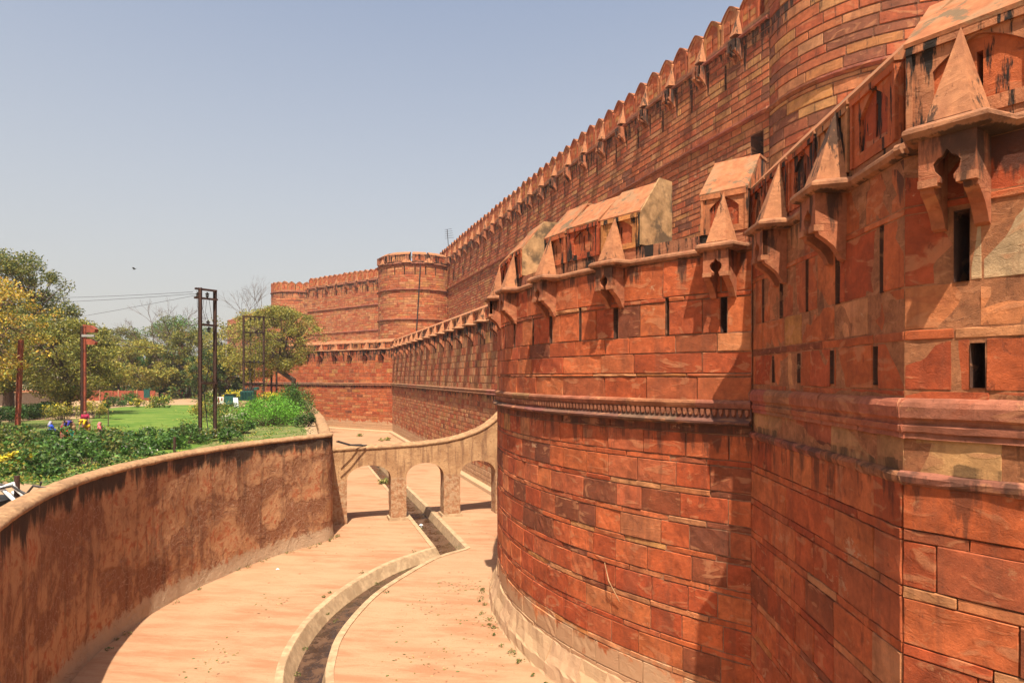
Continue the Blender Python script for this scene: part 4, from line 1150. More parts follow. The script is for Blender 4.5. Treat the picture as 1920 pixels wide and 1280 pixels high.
def tree(name, label, x, y, h, cr, tones, seed, nclump=60, leaves=55, leaf=.16, trunk_r=.2, fork=.35, lean=(0, 0), group=None, z0=GZ, flat_=.7, bend=None, cz=.62, ch=.42, shape=None, gaps=.0, clr=1.0, branch_r=.3):
    rng = random.Random(seed); root = thing(name, label, 'tree', (x, y, z0), group)
    tr = Acc(); fx, fy = x + lean[0], y + lean[1]; fz = z0 + h * fork
    mid = bend or (x + lean[0] * .35, y + lean[1] * .35)
    pts = [(x, y, z0 - .1), (x + (mid[0] - x) * .5, y + (mid[1] - y) * .5, z0 + h * fork * .35), (mid[0], mid[1], z0 + h * fork * .7), (fx, fy, fz)]
    tr.tube(pts, [trunk_r * 1.35, trunk_r * 1.05, trunk_r * .9, trunk_r * .75], 8)
    cents = []; tries = 0
    while len(cents) < nclump and tries < 4000:
        tries += 1
        a = rng.uniform(0, 2 * math.pi); rr = rng.random() ** .5; zz = rng.uniform(-1, 1)
        lim = math.sqrt(max(0, 1 - zz * zz)) if not shape else shape(zz)
        px, py = fx + math.cos(a) * cr * rr * lim, fy + math.sin(a) * cr * rr * lim
        pz = z0 + h * cz + zz * h * ch
        nn = noise.noise(Vector((px * .35 + seed, py * .35, pz * .35)))
        if nn < gaps - .25: continue
        if rr * lim < .35 and abs(zz) < .4 and rng.random() < .7: continue
        cents.append((px, py, pz, rng.uniform(.6, 1.25) * cr * .24 * clr))
    mains = []
    for k in range(5):
        a = 2 * math.pi * k / 5 + rng.uniform(-.4, .4)
        e = Vector((fx + math.cos(a) * cr * .42, fy + math.sin(a) * cr * .42, z0 + h * (cz + rng.uniform(-.08, .18))))
        m1 = Vector((fx, fy, fz)).lerp(e, .5) + Vector((rng.uniform(-.3, .3), rng.uniform(-.3, .3), rng.uniform(-.1, .4)))
        tr.tube([(fx, fy, fz - .1), tuple(m1), tuple(e)], [trunk_r * .62, trunk_r * .42, trunk_r * .22], 6); mains += [m1, e]
    for c in cents:
        cc = Vector(c[:3]); b = min(mains, key=lambda q: (q - cc).length); m_ = b.lerp(cc, .55) + Vector((rng.uniform(-.3, .3), rng.uniform(-.3, .3), rng.uniform(-.3, .1)))
        tr.tube([tuple(b), tuple(m_), tuple(cc)], [trunk_r * .2, trunk_r * .12, trunk_r * .05], 4, cap=False)
    tr.obj('trunk', 'bark', root)
    if leaves:
        cro = Acc(); leaf_quads(cro, cents, leaves, leaf, 1.0, tones, rng, flat_)
        cro.obj('crown', 'leaf', root)
    return root

def bare_tree(label, x, y, h, seed, z0=GZ, spread=.5, col='bark', levels=6, r0=.16, leaves=None, group=None):
    rng = random.Random(seed); root = thing('bare_tree', label, 'tree', (x, y, z0), group); a = Acc(); tips = []
    def grow(p, d, L, r, lv):
        q = p + d * L * .5 + Vector((rng.uniform(-.1, .1), rng.uniform(-.1, .1), 0)) * L; e = q + (d + Vector((rng.uniform(-.25, .25), rng.uniform(-.25, .25), .05))).normalized() * L * .5
        a.tube([tuple(p), tuple(q), tuple(e)], [r, r * .85, r * .7], 5 if r > .03 else 3, cap=False)
        if lv == 0: tips.append(e); return
        for _ in range(3 if rng.random() < .55 else 2):
            nd = (d + Vector((rng.gauss(0, spread), rng.gauss(0, spread), rng.gauss(.05, spread * .6)))).normalized()
            grow(e, nd, L * rng.uniform(.66, .86), max(.012, r * .62), lv - 1)
    grow(Vector((x, y, z0)), Vector((0, 0, 1)), h * .27, r0, levels)
    a.obj('trunk', col, root)
    if leaves:
        c = Acc(); leaf_quads(c, [(t.x, t.y, t.z, .35) for t in tips], leaves[1], .10, 1.0, leaves[0], rng); c.obj('crown', 'leaf', root)
    return root

def shrub(label, x, y, r, h, tones, seed, n=14, leaves=38, leaf=.07, group='shrubs in the beds behind the moat wall', z0=GZ, kind_name='shrub', flowers=None):
    rng = random.Random(seed); root = thing(kind_name, label, 'shrub', (x, y, z0), group); st = Acc(); cents = []
    for _ in range(n):
        a = rng.uniform(0, 6.28); q = rng.random() ** .6 * r; zz = h * rng.uniform(.25, 1.0) * (1 - .35 * (q / r) ** 2)
        c = (x + math.cos(a) * q, y + math.sin(a) * q, z0 + zz, rng.uniform(.22, .42) * min(r, h)); cents.append(c)
        st.tube([(x + math.cos(a) * q * .3, y + math.sin(a) * q * .3, z0 - .05), (x + math.cos(a) * q * .6, y + math.sin(a) * q * .6, z0 + zz * .6), c[:3]], [.02, .014, .008], 4, cap=False)
    st.obj('stem', 'bark', root)
    cr = Acc(); leaf_quads(cr, cents, leaves, leaf, 1.1, tones, rng, .9, .6); cr.obj('foliage', 'leaf', root)
    if flowers:
        f = Acc(); leaf_quads(f, [(c[0], c[1], c[2] + c[3] * .5, c[3]) for c in cents], flowers[1], flowers[2], 1.2, flowers[0], rng, .5, 1); f.obj('blossom', 'leaf', root)
    return root

# big trees at the left edge
x, y = g(60, 772); tree('broadleaf_tree', 'largest dark olive tree at the left edge behind the yellow leaved branches', x - 2.6, y, 17.6, 6.6, OL + DG[:1], 1, nclump=190, leaves=200, leaf=.12, trunk_r=.45, cz=.57, ch=.42, flat_=.75, gaps=.12, clr=.75)
x, y = -38.2, 46.0; yt = tree('yellow_leaved_tree', 'thin tree with bright yellow autumn leaves hanging over the rusty pole at the left edge', x, y, 11.3, 4.6, YL, 2, nclump=130, leaves=80, leaf=.095, trunk_r=.10, cz=.66, ch=.33, flat_=.6, clr=.75, fork=.45)
x, y = g(128, 778); tree('broadleaf_tree', 'drooping olive tree right of the largest tree, over the red roadside wall', x, y, 9.6, 5.6, OL + YG[:2], 3, nclump=150, leaves=160, leaf=.115, trunk_r=.28, cz=.58, ch=.40, clr=.8)
x, y = g(-60, 790); tree('broadleaf_tree', 'olive tree cut by the left edge of the photo', x, y, 12.0, 6.0, OL, 31, nclump=90, leaves=90, leaf=.14, trunk_r=.3, cz=.6, ch=.4, clr=.8)
# the acacia by the wall
x, y = g(549, 755); ac = tree('acacia_tree', 'crooked acacia with a bent dark trunk in front of the lower rampart', x, y, 14.2, 6.6, YG + OL[:2], 4, nclump=170, leaves=170, leaf=.115, trunk_r=.42, cz=.66, ch=.33, lean=(-2.3, .6), bend=(x + .15, y), fork=.34, flat_=.7, clr=.72, gaps=.02)
x, y = g(470, 752); tree('acacia_tree', 'light yellow green acacia left of the crooked one, behind the far pole frame', x, y, 14.5, 7.0, YG, 5, nclump=110, leaves=100, leaf=.15, trunk_r=.3, cz=.62, ch=.36, clr=.8, gaps=.03)
mid = [(412, 748, 12, 5.5, YG, 'yellow green tree behind the slim insulator pole'), (355, 746, 16, 7, OL, 'olive tree beyond the nearer pole frame'),
       (300, 745, 11, 6.0, GR, 'bright green tree in the middle of the far tree row'), (262, 748, 13, 6.5, YG, 'light green tree at the far end of the lawn'),
       (222, 742, 17, 8, OL, 'hazy olive tree behind the dark green notice board'), (185, 744, 13, 7, OL + YG, 'olive tree right of the floodlight pole'),
       (330, 739, 20, 10, GR, 'tall green tree farthest back beyond the lawn'), (150, 741, 16, 8, YG, 'pale tree behind the red roadside wall'),
       (90, 742, 15, 9, OL, 'dark tree far behind the red roadside wall'), (20, 742, 18, 9, DG, 'dark tree at the back of the pale road')]
for k, (px, py, h, cr, tn, lab) in enumerate(mid):
    x, y = g(px, py); tree('broadleaf_tree', lab, x, y, h * .78 * (y / 115) ** .4, cr, tn, 40 + k, nclump=120, leaves=130, leaf=.17, trunk_r=.24, cz=.58, ch=.40, clr=.8, gaps=.08)
for k, (px, py, h, cr, tn, lab) in enumerate([(385, 753, 8.2, 3.2, DG, 'small dark green tree left of the slim insulator pole'), (425, 752, 6.2, 2.8, DG, 'low dark tree with a leaning trunk behind the transformer')]):
    x, y = g(px, py); tree('dark_tree', lab, x, y, h, cr, tn, 60 + k, nclump=50, leaves=90, leaf=.13, trunk_r=.22, cz=.6, ch=.36, clr=.85, fork=.3)
for k, (px, D, c) in enumerate([(-20, 420, 14), (60, 480, 16), (140, 380, 13), (215, 450, 17), (290, 400, 14), (345, 360, 16), (400, 330, 15), (250, 330, 11), (440, 420, 18), (180, 520, 16), (-90, 400, 16)]):
    tree('distant_tree', 'distant tree in the hazy row closing the horizon', (px - 960) / 1200 * D, D, c, c * .75, OL + DG, 80 + k, nclump=36, leaves=60, leaf=.55, trunk_r=.3, cz=.52, ch=.45, group='distant trees on the horizon', gaps=-.1, clr=1.1)
x, y = g(312, 746); bare_tree('leafless spreading tree rising above the green row in the middle distance', x, y, 19.5, 5, spread=.42, levels=6, r0=.22)
x, y = g(345, 744); bare_tree('bare brown twiggy tree just left of the nearer pole frame', x, y, 17, 8, spread=.4, levels=6, r0=.2, leaves=(OL, 5))
bare_tree('leafless tree standing behind the leftmost far tower', -77.5, 190, 25, 12, z0=13, spread=.38, levels=6, r0=.22)
bare_tree('small green tufted tree on top of the far round tower', -17.2, 128, 6, 14, z0=29.0, spread=.5, levels=4, r0=.12, leaves=(OL + GR, 40))

# shrubs
for kx, (px, py, r_, h_, tn, lab) in enumerate([(455, 812, .9, .9, GR + DG, 'leafy green shrub by the wall left of the feathery one'), (350, 832, 1.1, 1.0, DG + GR, 'dark leafy shrub by the wall under the nearer pole frame'),
    (425, 815, 1.1, 1.1, GR + OL, 'loose leafy shrub by the wall right of the nearer pole frame'), (575, 800, .8, 1.0, DG, 'small dark shrub in the corner of the moat wall'), (320, 842, 1.0, .9, GR, 'green shrub touching the wall cap left of the nearer pole frame')]):
    X, Y = g(px, py); shrub(lab, X, Y, r_, h_, tn, 700 + kx, n=18, leaves=60, leaf=.08, group=None)
G_ = 'rose bushes between the lawn and the moat wall'
rng = random.Random(21); k = 0; spots = []
for (px0, px1, py, rr, hh) in ((8, 300, 824, .95, .62), (-40, 300, 838, 1.0, .85), (-20, 285, 856, 1.0, 1.1), (-30, 215, 874, .9, .95), (335, 450, 828, .9, .95), (-60, 110, 893, .7, .55), (0, 60, 812, .7, .7)):
    D = 4680 / (py - 706.0); px = px0
    while px < px1:
        X, Y = g(px + rng.uniform(-8, 8), py + rng.uniform(-5, 5)); spots.append((X, Y, rr * rng.uniform(.8, 1.2), hh * rng.uniform(.7, 1.15))); px += 1.5 * 1200 / D
def clear_wall(X, Y, m_):
    side = [q for q in GWs if abs(q[1] - Y) < 1.6]
    return all(math.hypot(X - q[0], Y - q[1]) > m_ for q in GWs) and (not side or X < min(q[0] for q in side))
for (X, Y, r_, h_) in spots:
    if not clear_wall(X, Y, r_ + .75): continue
    tn = rng.choice([GR + DG, GR + DG[:2], DG + OL, GR + OL])
    shrub('leafy green rose bush in the bed between lawn and moat wall', X, Y, r_, h_, tn, 400 + k, n=15, leaves=46, leaf=.085, group=G_, flowers=((YL[:2] if rng.random() < .15 else [(.5, .42, .38)]), 2, .05) if rng.random() < .5 else None); k += 1
for (px, py, r_, h_, tn, lab, lf, n_, fl) in [
    (508, 797, 2.5, 2.3, BG, 'bright green feathery shrub beside the wall corner', .06, 95, None),
    (548, 790, 1.8, 2.9, GR + DG, 'darker shrub squeezed between the feathery one and the moat wall', .07, 70, None),
    (562, 770, 1.6, 2.2, GR + DG, 'dark shrub behind, at the end of the moat wall', .08, 26, None),
    (410, 790, 1.9, 1.7, GR + OL, 'loose green shrub right of the nearer pole frame', .09, 26, ((YL[:3]), 2, .06)),
    (440, 800, 1.0, 1.2, GR + [(.5, .45, .3)], 'pale flowering shrub left of the feathery one', .08, 18, ([(.62, .55, .42)], 6, .07)),
    (385, 783, 1.2, 1.4, YG, 'yellowish shrub at the lawn edge behind the nearer pole frame', .09, 18, (YF[:2], 5, .08)),
    (470, 771, 1.6, 1.3, DG, 'low dark shrub in front of the transformer', .09, 20, None),
    (300, 764, 1.5, 1.5, GR + YG, 'round shrub under the far trees beyond the lawn', .12, 20, (YF[:2], 4, .12)),
    (215, 762, 1.4, 1.3, DG, 'dark low shrub beyond the lawn near the notice board', .12, 18, None),
    (258, 764, .8, 1.1, YG, 'small yellow shrub left of the notice board', .10, 12, (YF[:2], 8, .1)),
    (240, 760, 1.8, 1.6, GR, 'green shrub row piece behind the notice board', .12, 20, None),
    (395, 762, 1.8, 1.7, GR + OL, 'green shrub at the right end of the far lawn edge', .12, 22, (YF[:2], 4, .1)),
    (115, 787, 1.5, 1.5, YG + OL, 'yellow green shrub between hedge and floodlight pole', .09, 22, (YF[:2], 8, .08)),
    (180, 784, 1.3, 1.7, YG, 'yellow speckled shrub right of the floodlight pole', .09, 20, (YL[:3], 10, .08)),
    (20, 880, .7, .6, YG, 'patch of yellow flowers at the left edge near the wall', .08, 16, (YF[:2], 26, .08))]:
    X, Y = g(px, py); shrub(lab, X, Y, r_, h_, tn, 500 + px, n=n_, leaves=95 if lf < .08 else 55, leaf=lf, group=None, flowers=fl, kind_name='flowering_shrub' if fl else 'shrub')
for kx, (px, py) in enumerate([(436, 757), (452, 756), (505, 756), (525, 756), (540, 757)]):
    X, Y = g(px, py + 2); shrub('bush full of yellow blossom in the row before the rampart', X, Y, 1.7, 1.7, GR, 560 + kx, n=16, leaves=40, leaf=.12, group='yellow blossoming bushes by the transformer', flowers=(YF[:2], 34, .11), kind_name='flowering_shrub')
acc = Acc(); cents = []; rng = random.Random(35)
for i in range(520):
    D = rng.uniform(108, 175); px = rng.uniform(-40, 500)
    if px < 240 and D < 125: continue
    cents.append(((px - 960) / 1200 * D, D, GZ + rng.uniform(.2, 3.2), rng.uniform(.8, 1.6)))
leaf_quads(acc, cents, 34, .26, 1.1, OL + DG + GR[:1], rng, .8)
tag(acc.obj('undergrowth', 'leaf'), 'dense undergrowth closing the gaps between the far trees', 'undergrowth', kind='stuff')
# clipped dark hedge
HG = thing('hedge', 'long dark clipped hedge along the pale road at the left', 'hedge', (-42, 52, GZ)); acc = Acc(); cents = []
h0, h1 = Vector((*g(-60, 806), 0)), Vector((*g(112, 776), 0)); rng = random.Random(31)
for i in range(150):
    p = h0.lerp(h1, rng.random()); cents.append((p.x + rng.uniform(-.6, .6), p.y + rng.uniform(-.6, .6), GZ + rng.uniform(.2, 1.25), .45))
leaf_quads(acc, cents, 70, .085, 1.1, DG + GR[:1], rng); acc.obj('foliage', 'leaf', HG)
# ground cover, grass tufts
acc = Acc(); rng = random.Random(33); cents = []
for i in range(900):
    px, py = rng.uniform(-60, 330), rng.uniform(800, 908); X, Y = g(px, py)
    if clear_wall(X, Y, .9): cents.append((X, Y, GZ + .08, .30))
for i in range(260):
    px, py = rng.uniform(330, 590), rng.uniform(770, 835); X, Y = g(px, py)
    if clear_wall(X, Y, .9): cents.append((X, Y, GZ + .08, .35))
leaf_quads(acc, cents, 16, .06, 1.3, GR + YG[:2], rng, .45, 1)
tag(acc.obj('ground_cover', 'leaf'), 'low weeds and ground cover between the bushes', 'ground cover', kind='stuff')
acc = Acc(); cents = []
for (X, Y, n_) in ((-18.3, 92, 3), (-13.5, 68, 4), (-23, 98, 2), (-21, 76, 4), (-15.4, 79, 2), (-10.8, 55, 3)):
    for _ in range(n_): cents.append((X + rng.uniform(-.7, .7), Y + rng.uniform(-.7, .7), .2, .4))
leaf_quads(acc, cents, 50, .13, 1.0, [(.32, .27, .08), (.16, .18, .04)], rng, .7, 1)
tag(acc.obj('grass_tufts', 'leaf'), 'dry grass tufts growing on the far moat floor', 'grass', kind='stuff')
acc = Acc(); cents = []; rng = random.Random(39)
for q in GWs:
    if 16 < q[1] < 90 and rng.random() < .35: cents.append((q[0] + rng.uniform(.15, .4) + (.1 if q[1] > 38 else 0), q[1] + rng.uniform(-.5, .5), .05, rng.uniform(.08, .2)))
for s_q in np.linspace(3, 15, 26):
    p = RB.map(s_q + rng.uniform(-.4, .4), rng.uniform(.6, .8), .04); cents.append((p[0], p[1], .05, rng.uniform(.06, .16)))
for q in L2 + R2:
    if 17 < q[1] < 60 and rng.random() < .16: cents.append((q[0] + rng.choice((-1, 1)) * .45, q[1], .04, rng.uniform(.06, .14)))
leaf_quads(acc, cents, 26, .035, 1.2, [(.12, .13, .03), (.20, .17, .05), (.08, .10, .02)], rng, .6, 1)
tag(acc.obj('weeds', 'leaf'), 'small weeds rooted where the walls and drain meet the moat floor', 'weeds', kind='stuff')
# saplings on the lawn
X, Y = g(203, 800); tree('sapling', 'thin staked sapling standing on the lawn', X, Y, 2.6, .55, GR, 71, nclump=8, leaves=22, leaf=.08, trunk_r=.035, cz=.8, ch=.2, fork=.6)

# ================================================================== POLES, WIRES, TRANSFORMER
def ibeam(acc, p0, p1, w=.16, t=.02, axis=None):
    p0, p1 = Vector(p0), Vector(p1); d = (p1 - p0).normalized(); a = Vector((1, 0, 0)) if abs(d.x) < .7 else Vector((0, 0, 1))
    a = (a - d * a.dot(d)).normalized(); b = d.cross(a)
    for (ca, wa, cb, wb) in ((-w / 2, t, 0, w), (w / 2, t, 0, w), (0, w, 0, t)):
        V = []
        for p in (p0, p1):
            for sa_, sb_ in ((-1, -1), (1, -1), (1, 1), (-1, 1)): V.append(tuple(p + a * (ca + sa_ * wa / 2) + b * (cb + sb_ * wb / 2)))
        acc.put(V, [(0, 1, 2, 3), (7, 6, 5, 4), (0, 4, 5, 1), (1, 5, 6, 2), (2, 6, 7, 3), (3, 7, 4, 0)])
def insulator(parent, x, y, z, s=1.0, d=(0, 0, -1)):
    a = Acc(); p = Vector((x, y, z)); d = Vector(d); n = 8
    a.tube([p + d * q * s for q in (0, .04, .05, .09, .10, .14, .15, .20)], [.03 * s, .03 * s, .075 * s, .06 * s, .03 * s, .07 * s, .055 * s, .02 * s], 7)
    return a.obj('insulator', 'dark', parent)
def frame_pole(label, xl, xr, y, h, bars, w, insz, seed):
    root = thing('power_pole', label, 'power pole', ((xl + xr) / 2, y, GZ)); d = 1.2
    for x in (xl, xr):
        a = Acc(); ibeam(a, (x, y + (x == xr) * d, GZ), (x, y + (x == xr) * d, GZ + h), w * .8); a.obj('post', 'rust', root)
    for (z, e0, e1) in bars:
        a = Acc(); ibeam(a, (xl - e0, y, GZ + z), (xr + e1, y + d, GZ + z), w * .6); a.obj('crossbar', 'rust', root)
    for (z, xs) in insz:
        for x in xs: insulator(root, x, y + d * .5, GZ + z, 1.4 * (w / .16))
    return root
FP = frame_pole('nearer rusty H shaped power pole with two posts beside the lawn', -19.1, -18.75, 39.2, 9.35, [(9.3, .30, .1), (8.75, .35, .15), (7.1, -.1, .1), (3.5, -.05, .1)], .20,
                [(9.15, (-19.55, -18.95)), (7.4, (-18.9,)), (7.0, (-18.85,))], 1)
FP2 = frame_pole('farther rusty power pole frame standing round the transformer', -36.9, -34.6, 88.0, 12.3, [(12.2, .2, .2), (10.0, .1, .1), (5.9, .1, .1), (2.9, .1, .1)], .26,
                [(12.1, (-36.2, -35.6, -35.0)), (6.2, (-36.3, -35.7, -35.1)), (9.9, (-36.2, -35.2))], 2)
IP = thing('power_pole', 'slim concrete pole with a double cross of insulators between the two pole frames', 'power pole', (-48.2, 108.5, GZ))
a = Acc(); a.tube([(-48.2, 108.5, GZ), (-48.6, 108.5, GZ + 12.3)], [.17, .11], 7); a.obj('post', 'grey', IP)
for z, w_ in ((10.7, 1.5), (9.3, 1.5), (12.1, .9)):
    a = Acc(); a.box(-48.5 - w_, -48.5 + w_, 108.4, 108.5, GZ + z, GZ + z + .12); a.obj('crossbar', 'dark', IP)
    for x in (-48.5 - w_, -48.5 - w_ * .5, -48.5 + w_ * .5, -48.5 + w_): insulator(IP, x, 108.45, GZ + z + .5, 2.2, (0, 0, -1))
for (px, D, h, lab) in ((509, 104, 6.2, 'short brown post left of the crooked acacia trunk'), (518.5, 110, 5.4, 'shorter brown post nearest the crooked acacia trunk')):
    x = (px - 960) / 1200 * D; a = Acc(); ibeam(a, (x, D, GZ), (x, D, GZ + h), .22); tag(a.obj('iron_post', 'rust'), lab, 'post')
# left iron poles
x, y = g(33, 806); a = Acc(); ibeam(a, (x, y, GZ), (x + .25, y, GZ + 6.6), .24); tag(a.obj('iron_pole', 'redpaint'), 'red brown iron pole leaning under the yellow leaves at the left edge', 'pole')
x, y = g(156.5, 792); FLD = thing('floodlight_pole', 'twin rusty pole carrying two red box floodlights above the garden', 'floodlight pole', (x, y, GZ))
for dx, m_ in ((-.12, 'rust'), (.12, 'redpaint')):
    a = Acc(); ibeam(a, (x + dx, y, GZ), (x + dx, y, GZ + 8.2), .17); a.obj('post', m_, FLD)
def floodbox(parent, x, y, z, s):
    a = Acc(); V = [(x - s, y, z - s * .55), (x - s, y, z + s * .75), (x + s * .2, y, z + s * .6), (x + s, y, z + s * .0), (x + s * .9, y, z - s * .55)]
    n = 5; V += [(q[0], y + s * .9, q[2]) for q in V]; a.put(V, [tuple(range(5)), tuple(range(5, 10))[::-1]] + [(k, (k + 1) % 5, 5 + (k + 1) % 5, 5 + k) for k in range(5)])
    a.obj('floodlight', 'redpaint', parent)
floodbox(FLD, x + .45, y, GZ + 7.95, .52); floodbox(FLD, x + .55, y, GZ + 6.85, .42)
a = Acc(); a.box(x - .1, x + .95, y - .1, y + .1, GZ + 7.28, GZ + 7.48); a.obj('bracket_arm', 'grey', FLD)
for (px, D, h, lab, box_) in ((337, 128, 12.5, 'twin red pole with a red box floodlight beyond the lawn', 1), (350, 132, 11.5, 'slim pale pole right of the farther floodlight pole', 0)):
    x = (px - 960) / 1200 * D; r_ = thing('floodlight_pole' if box_ else 'lamp_pole', lab, 'pole', (x, D, GZ)); a = Acc()
    ibeam(a, (x, D, GZ), (x, D, GZ + h), .26); a.obj('post', 'redpaint' if box_ else 'grey', r_)
    if box_:
        a = Acc(); ibeam(a, (x + .55, D, GZ), (x + .55, D, GZ + h), .26); a.obj('post', 'redpaint', r_); floodbox(r_, x + .8, D - .1, GZ + h - .2, .95)
    else:
        a = Acc(); a.tube([(x, D, GZ + h), (x, D, GZ + h + .5)], [.09, .05], 6); a.obj('cap', 'grey', r_)
x = (200 - 960) / 1200 * 330; r_ = thing('light_mast', 'very distant high mast light above the tree line', 'mast', (x, 330, GZ)); a = Acc(); a.tube([(x, 330, GZ), (x, 330, GZ + 24)], [.35, .2], 6); a.obj('post', 'grey', r_)
a = Acc(); a.tube([(x, 330, GZ + 23.4), (x, 330, GZ + 23.9), (x, 330, GZ + 24.3)], [.5, 2.6, 2.4], 12); a.obj('lamp_ring', 'grey', r_)
# wires
def wire(label, a_, b_, sag, r_=.012, grp='overhead wires'):
    a = Acc(); A_, B_ = Vector(a_), Vector(b_); pts = []
    for k in range(13):
        t = k / 12; p = A_.lerp(B_, t); p.z -= sag * 4 * t * (1 - t); pts.append(p)
    a.tube(pts, r_, 4); return tag(a.obj('wire', 'dark'), label, 'wire', grp)
wire('topmost overhead wire running left from the nearer pole frame', (-19.6, 39.3, GZ + 9.1), (-66, 66, GZ + 12.6), .5, .012)
wire('overhead wire just below the topmost one, left of the nearer pole frame', (-19.5, 39.4, GZ + 9.0), (-67, 65, GZ + 11.6), .5, .012)
wire('steeper overhead wire dropping left from the nearer pole frame', (-19.5, 39.4, GZ + 8.9), (-60, 60, GZ + 6.8), .3, .011)
wire('low overhead wire crossing left of the floodlight beyond the lawn', (-41, 66, GZ + 8.6), (-52, 126, GZ + 11.4), .6, .03)
wire('lower of the two wires left of the floodlight beyond the lawn', (-41, 66, GZ + 7.2), (-52, 126, GZ + 10.0), .6, .03)
for k, (x0, z0_, x1, z1_) in enumerate(((-19.45, 9.2, -19.15, 7.3), (-19.0, 8.8, -18.95, 7.4), (-18.7, 8.7, -18.1, 6.2), (-18.85, 8.6, -18.75, 7.2))):
    a = Acc(); a.tube([(x0, 39.5, GZ + z0_), ((x0 + x1) / 2 - .12, 39.5, GZ + (z0_ + z1_) / 2), (x1, 39.6, GZ + z1_)], .012, 4); a.obj('jumper_wire', 'dark', FP)
a = Acc(); a.tube([(-18.75, 39.9, GZ + 4.5), (-19.0, 39.9, GZ + 4.0), (-19.2, 39.9, GZ + 2.9), (-18.9, 39.9, GZ + .1)], .03, 5); a.obj('jumper_wire', 'dark', FP)
for x_ in (-36.2, -35.6, -35.0):
    a = Acc(); a.tube([(x_, 88.6, GZ + 12.0), (x_ + .08, 88.6, GZ + 6.2)], .025, 4); a.obj('jumper_wire', 'dark', FP2)
    a = Acc(); a.tube([(x_, 88.6, GZ + 5.8), (x_ - .08, 88.6, GZ + 2.0)], .025, 4); a.obj('jumper_wire', 'dark', FP2)
# transformer
TX = thing('transformer', 'dark green electrical transformer with cooling fins and bushings under the pole frame', 'transformer', (-35.6, 86.5, GZ))
a = Acc(); a.box(-36.5, -34.8, 86.2, 87.2, GZ + .7, GZ + 2.0); a.obj('tank', 'teal', TX)
for k in range(9):
    a = Acc(); x_ = -36.5 + k * .2; a.box(x_, x_ + .05, 85.9, 86.2, GZ + .8, GZ + 1.85); a.obj('fin', 'teal', TX)
for k in range(4):
    a = Acc(); a.tube([(-36.2 + k * .38, 86.7, GZ + 2.0), (-36.2 + k * .38, 86.7, GZ + 2.15), (-36.2 + k * .38, 86.7, GZ + 2.5)], [.1, .14, .05], 7); a.obj('bushing', 'dark', TX)
a = Acc(); a.tube([(-34.6, 86.3, GZ + 2.3), (-34.6, 87.2, GZ + 2.3)], .22, 10); a.obj('conservator', 'teal', TX)
a = Acc(); a.box(-36.7, -34.6, 86.0, 87.4, GZ, GZ + .66); a.obj('plinth', 'kerb', TX)
CB = thing('control_cabinet', 'low dark green cabinet left of the transformer', 'cabinet', (-38, 86, GZ)); a = Acc(); a.box(-38.6, -37.3, 85.8, 86.5, GZ + .2, GZ + 1.5); a.obj('body', 'teal', CB)
a = Acc(); a.box(-38.7, -37.2, 85.7, 86.6, GZ + 1.5, GZ + 1.58); a.obj('lid', 'dark', CB)
a = Acc(); a.box(-38.5, -37.4, 85.9, 86.4, GZ, GZ + .2); a.obj('base', 'kerb', CB)
DB = thing('danger_board', 'small white and red painted board among the shrubs left of the transformer', 'sign', (-37.6, 82.5, GZ)); a = Acc(); a.box(-38.0, -37.2, 82.5, 82.56, GZ + .45, GZ + 1.3); a.obj('board', 'white', DB)
a = Acc(); a.box(-37.9, -37.72, 82.47, 82.498, GZ + .5, GZ + 1.25); a.box(-37.5, -37.3, 82.47, 82.498, GZ + .8, GZ + 1.2); a.obj('painted_mark', 'redpaint', DB)
a = Acc(); a.box(-37.65, -37.55, 82.57, 82.63, GZ, GZ + 1.3); a.obj('leg', 'dark', DB)
SL = thing('stone_slab', 'tilted pale slab leaning among the shrubs before the transformer', 'slab', (-35.3, 82, GZ)); a = Acc()
a.put([(-35.6, 82, GZ), (-35.0, 82, GZ), (-35.35, 82.4, GZ + 1.2), (-35.9, 82.4, GZ + 1.2), (-35.6, 82.12, GZ), (-35.0, 82.12, GZ), (-35.35, 82.52, GZ + 1.2), (-35.9, 82.52, GZ + 1.2)], [(0, 1, 2, 3), (7, 6, 5, 4), (0, 4, 5, 1), (1, 5, 6, 2), (2, 6, 7, 3), (3, 7, 4, 0)]); a.obj('slab_face', 'white', SL)
# notice board
x, y = g(270, 762); NB = thing('notice_board', 'dark green notice board on two thin posts beyond the lawn', 'sign', (x, y, GZ))
for dx in (0, .75):
    a = Acc(); a.tube([(x + dx, y, GZ), (x + dx, y, GZ + 2.3)], .035, 6); a.obj('post', 'teal', NB)
a = Acc(); a.box(x + .03, x + .72, y - .05, y - .02, GZ + 1.15, GZ + 2.25); a.obj('board', 'teal', NB)
# red roadside wall with posts, seen between the trees
RW = thing('roadside_wall', 'low dark red panelled wall with pale posts beyond the garden trees', 'wall', (-80, 104, GZ)); x0, x1 = -112.0, -58.0; y = 104.0
n = 18; w_ = (x1 - x0) / n
for k in range(n):
    a = Acc(); xa = x0 + k * w_; a.box(xa + .16, xa + w_ - .02, y, y + .15, GZ, GZ + 1.62); a.obj('panel', 'redpaint', RW)
    a = Acc(); a.box(xa - .02, xa + .14, y - .08, y + .2, GZ, GZ + 1.8); a.obj('post', 'cap', RW)
LW2 = Line((-60, 78), (-100, 62), 1)
GWL = thing('roadside_wall', 'grey brown low wall across the pale road at the left', 'wall', (-70, 88, GZ)); a = Acc(); a.box(-90, -60.5, 86, 86.3, GZ, GZ + 1.75); a.obj('body', 'bark', GWL)
a = Acc(); a.box(-90.1, -60.4, 85.93, 86.37, GZ + 1.75, GZ + 1.85); a.obj('coping', 'cap', GWL)
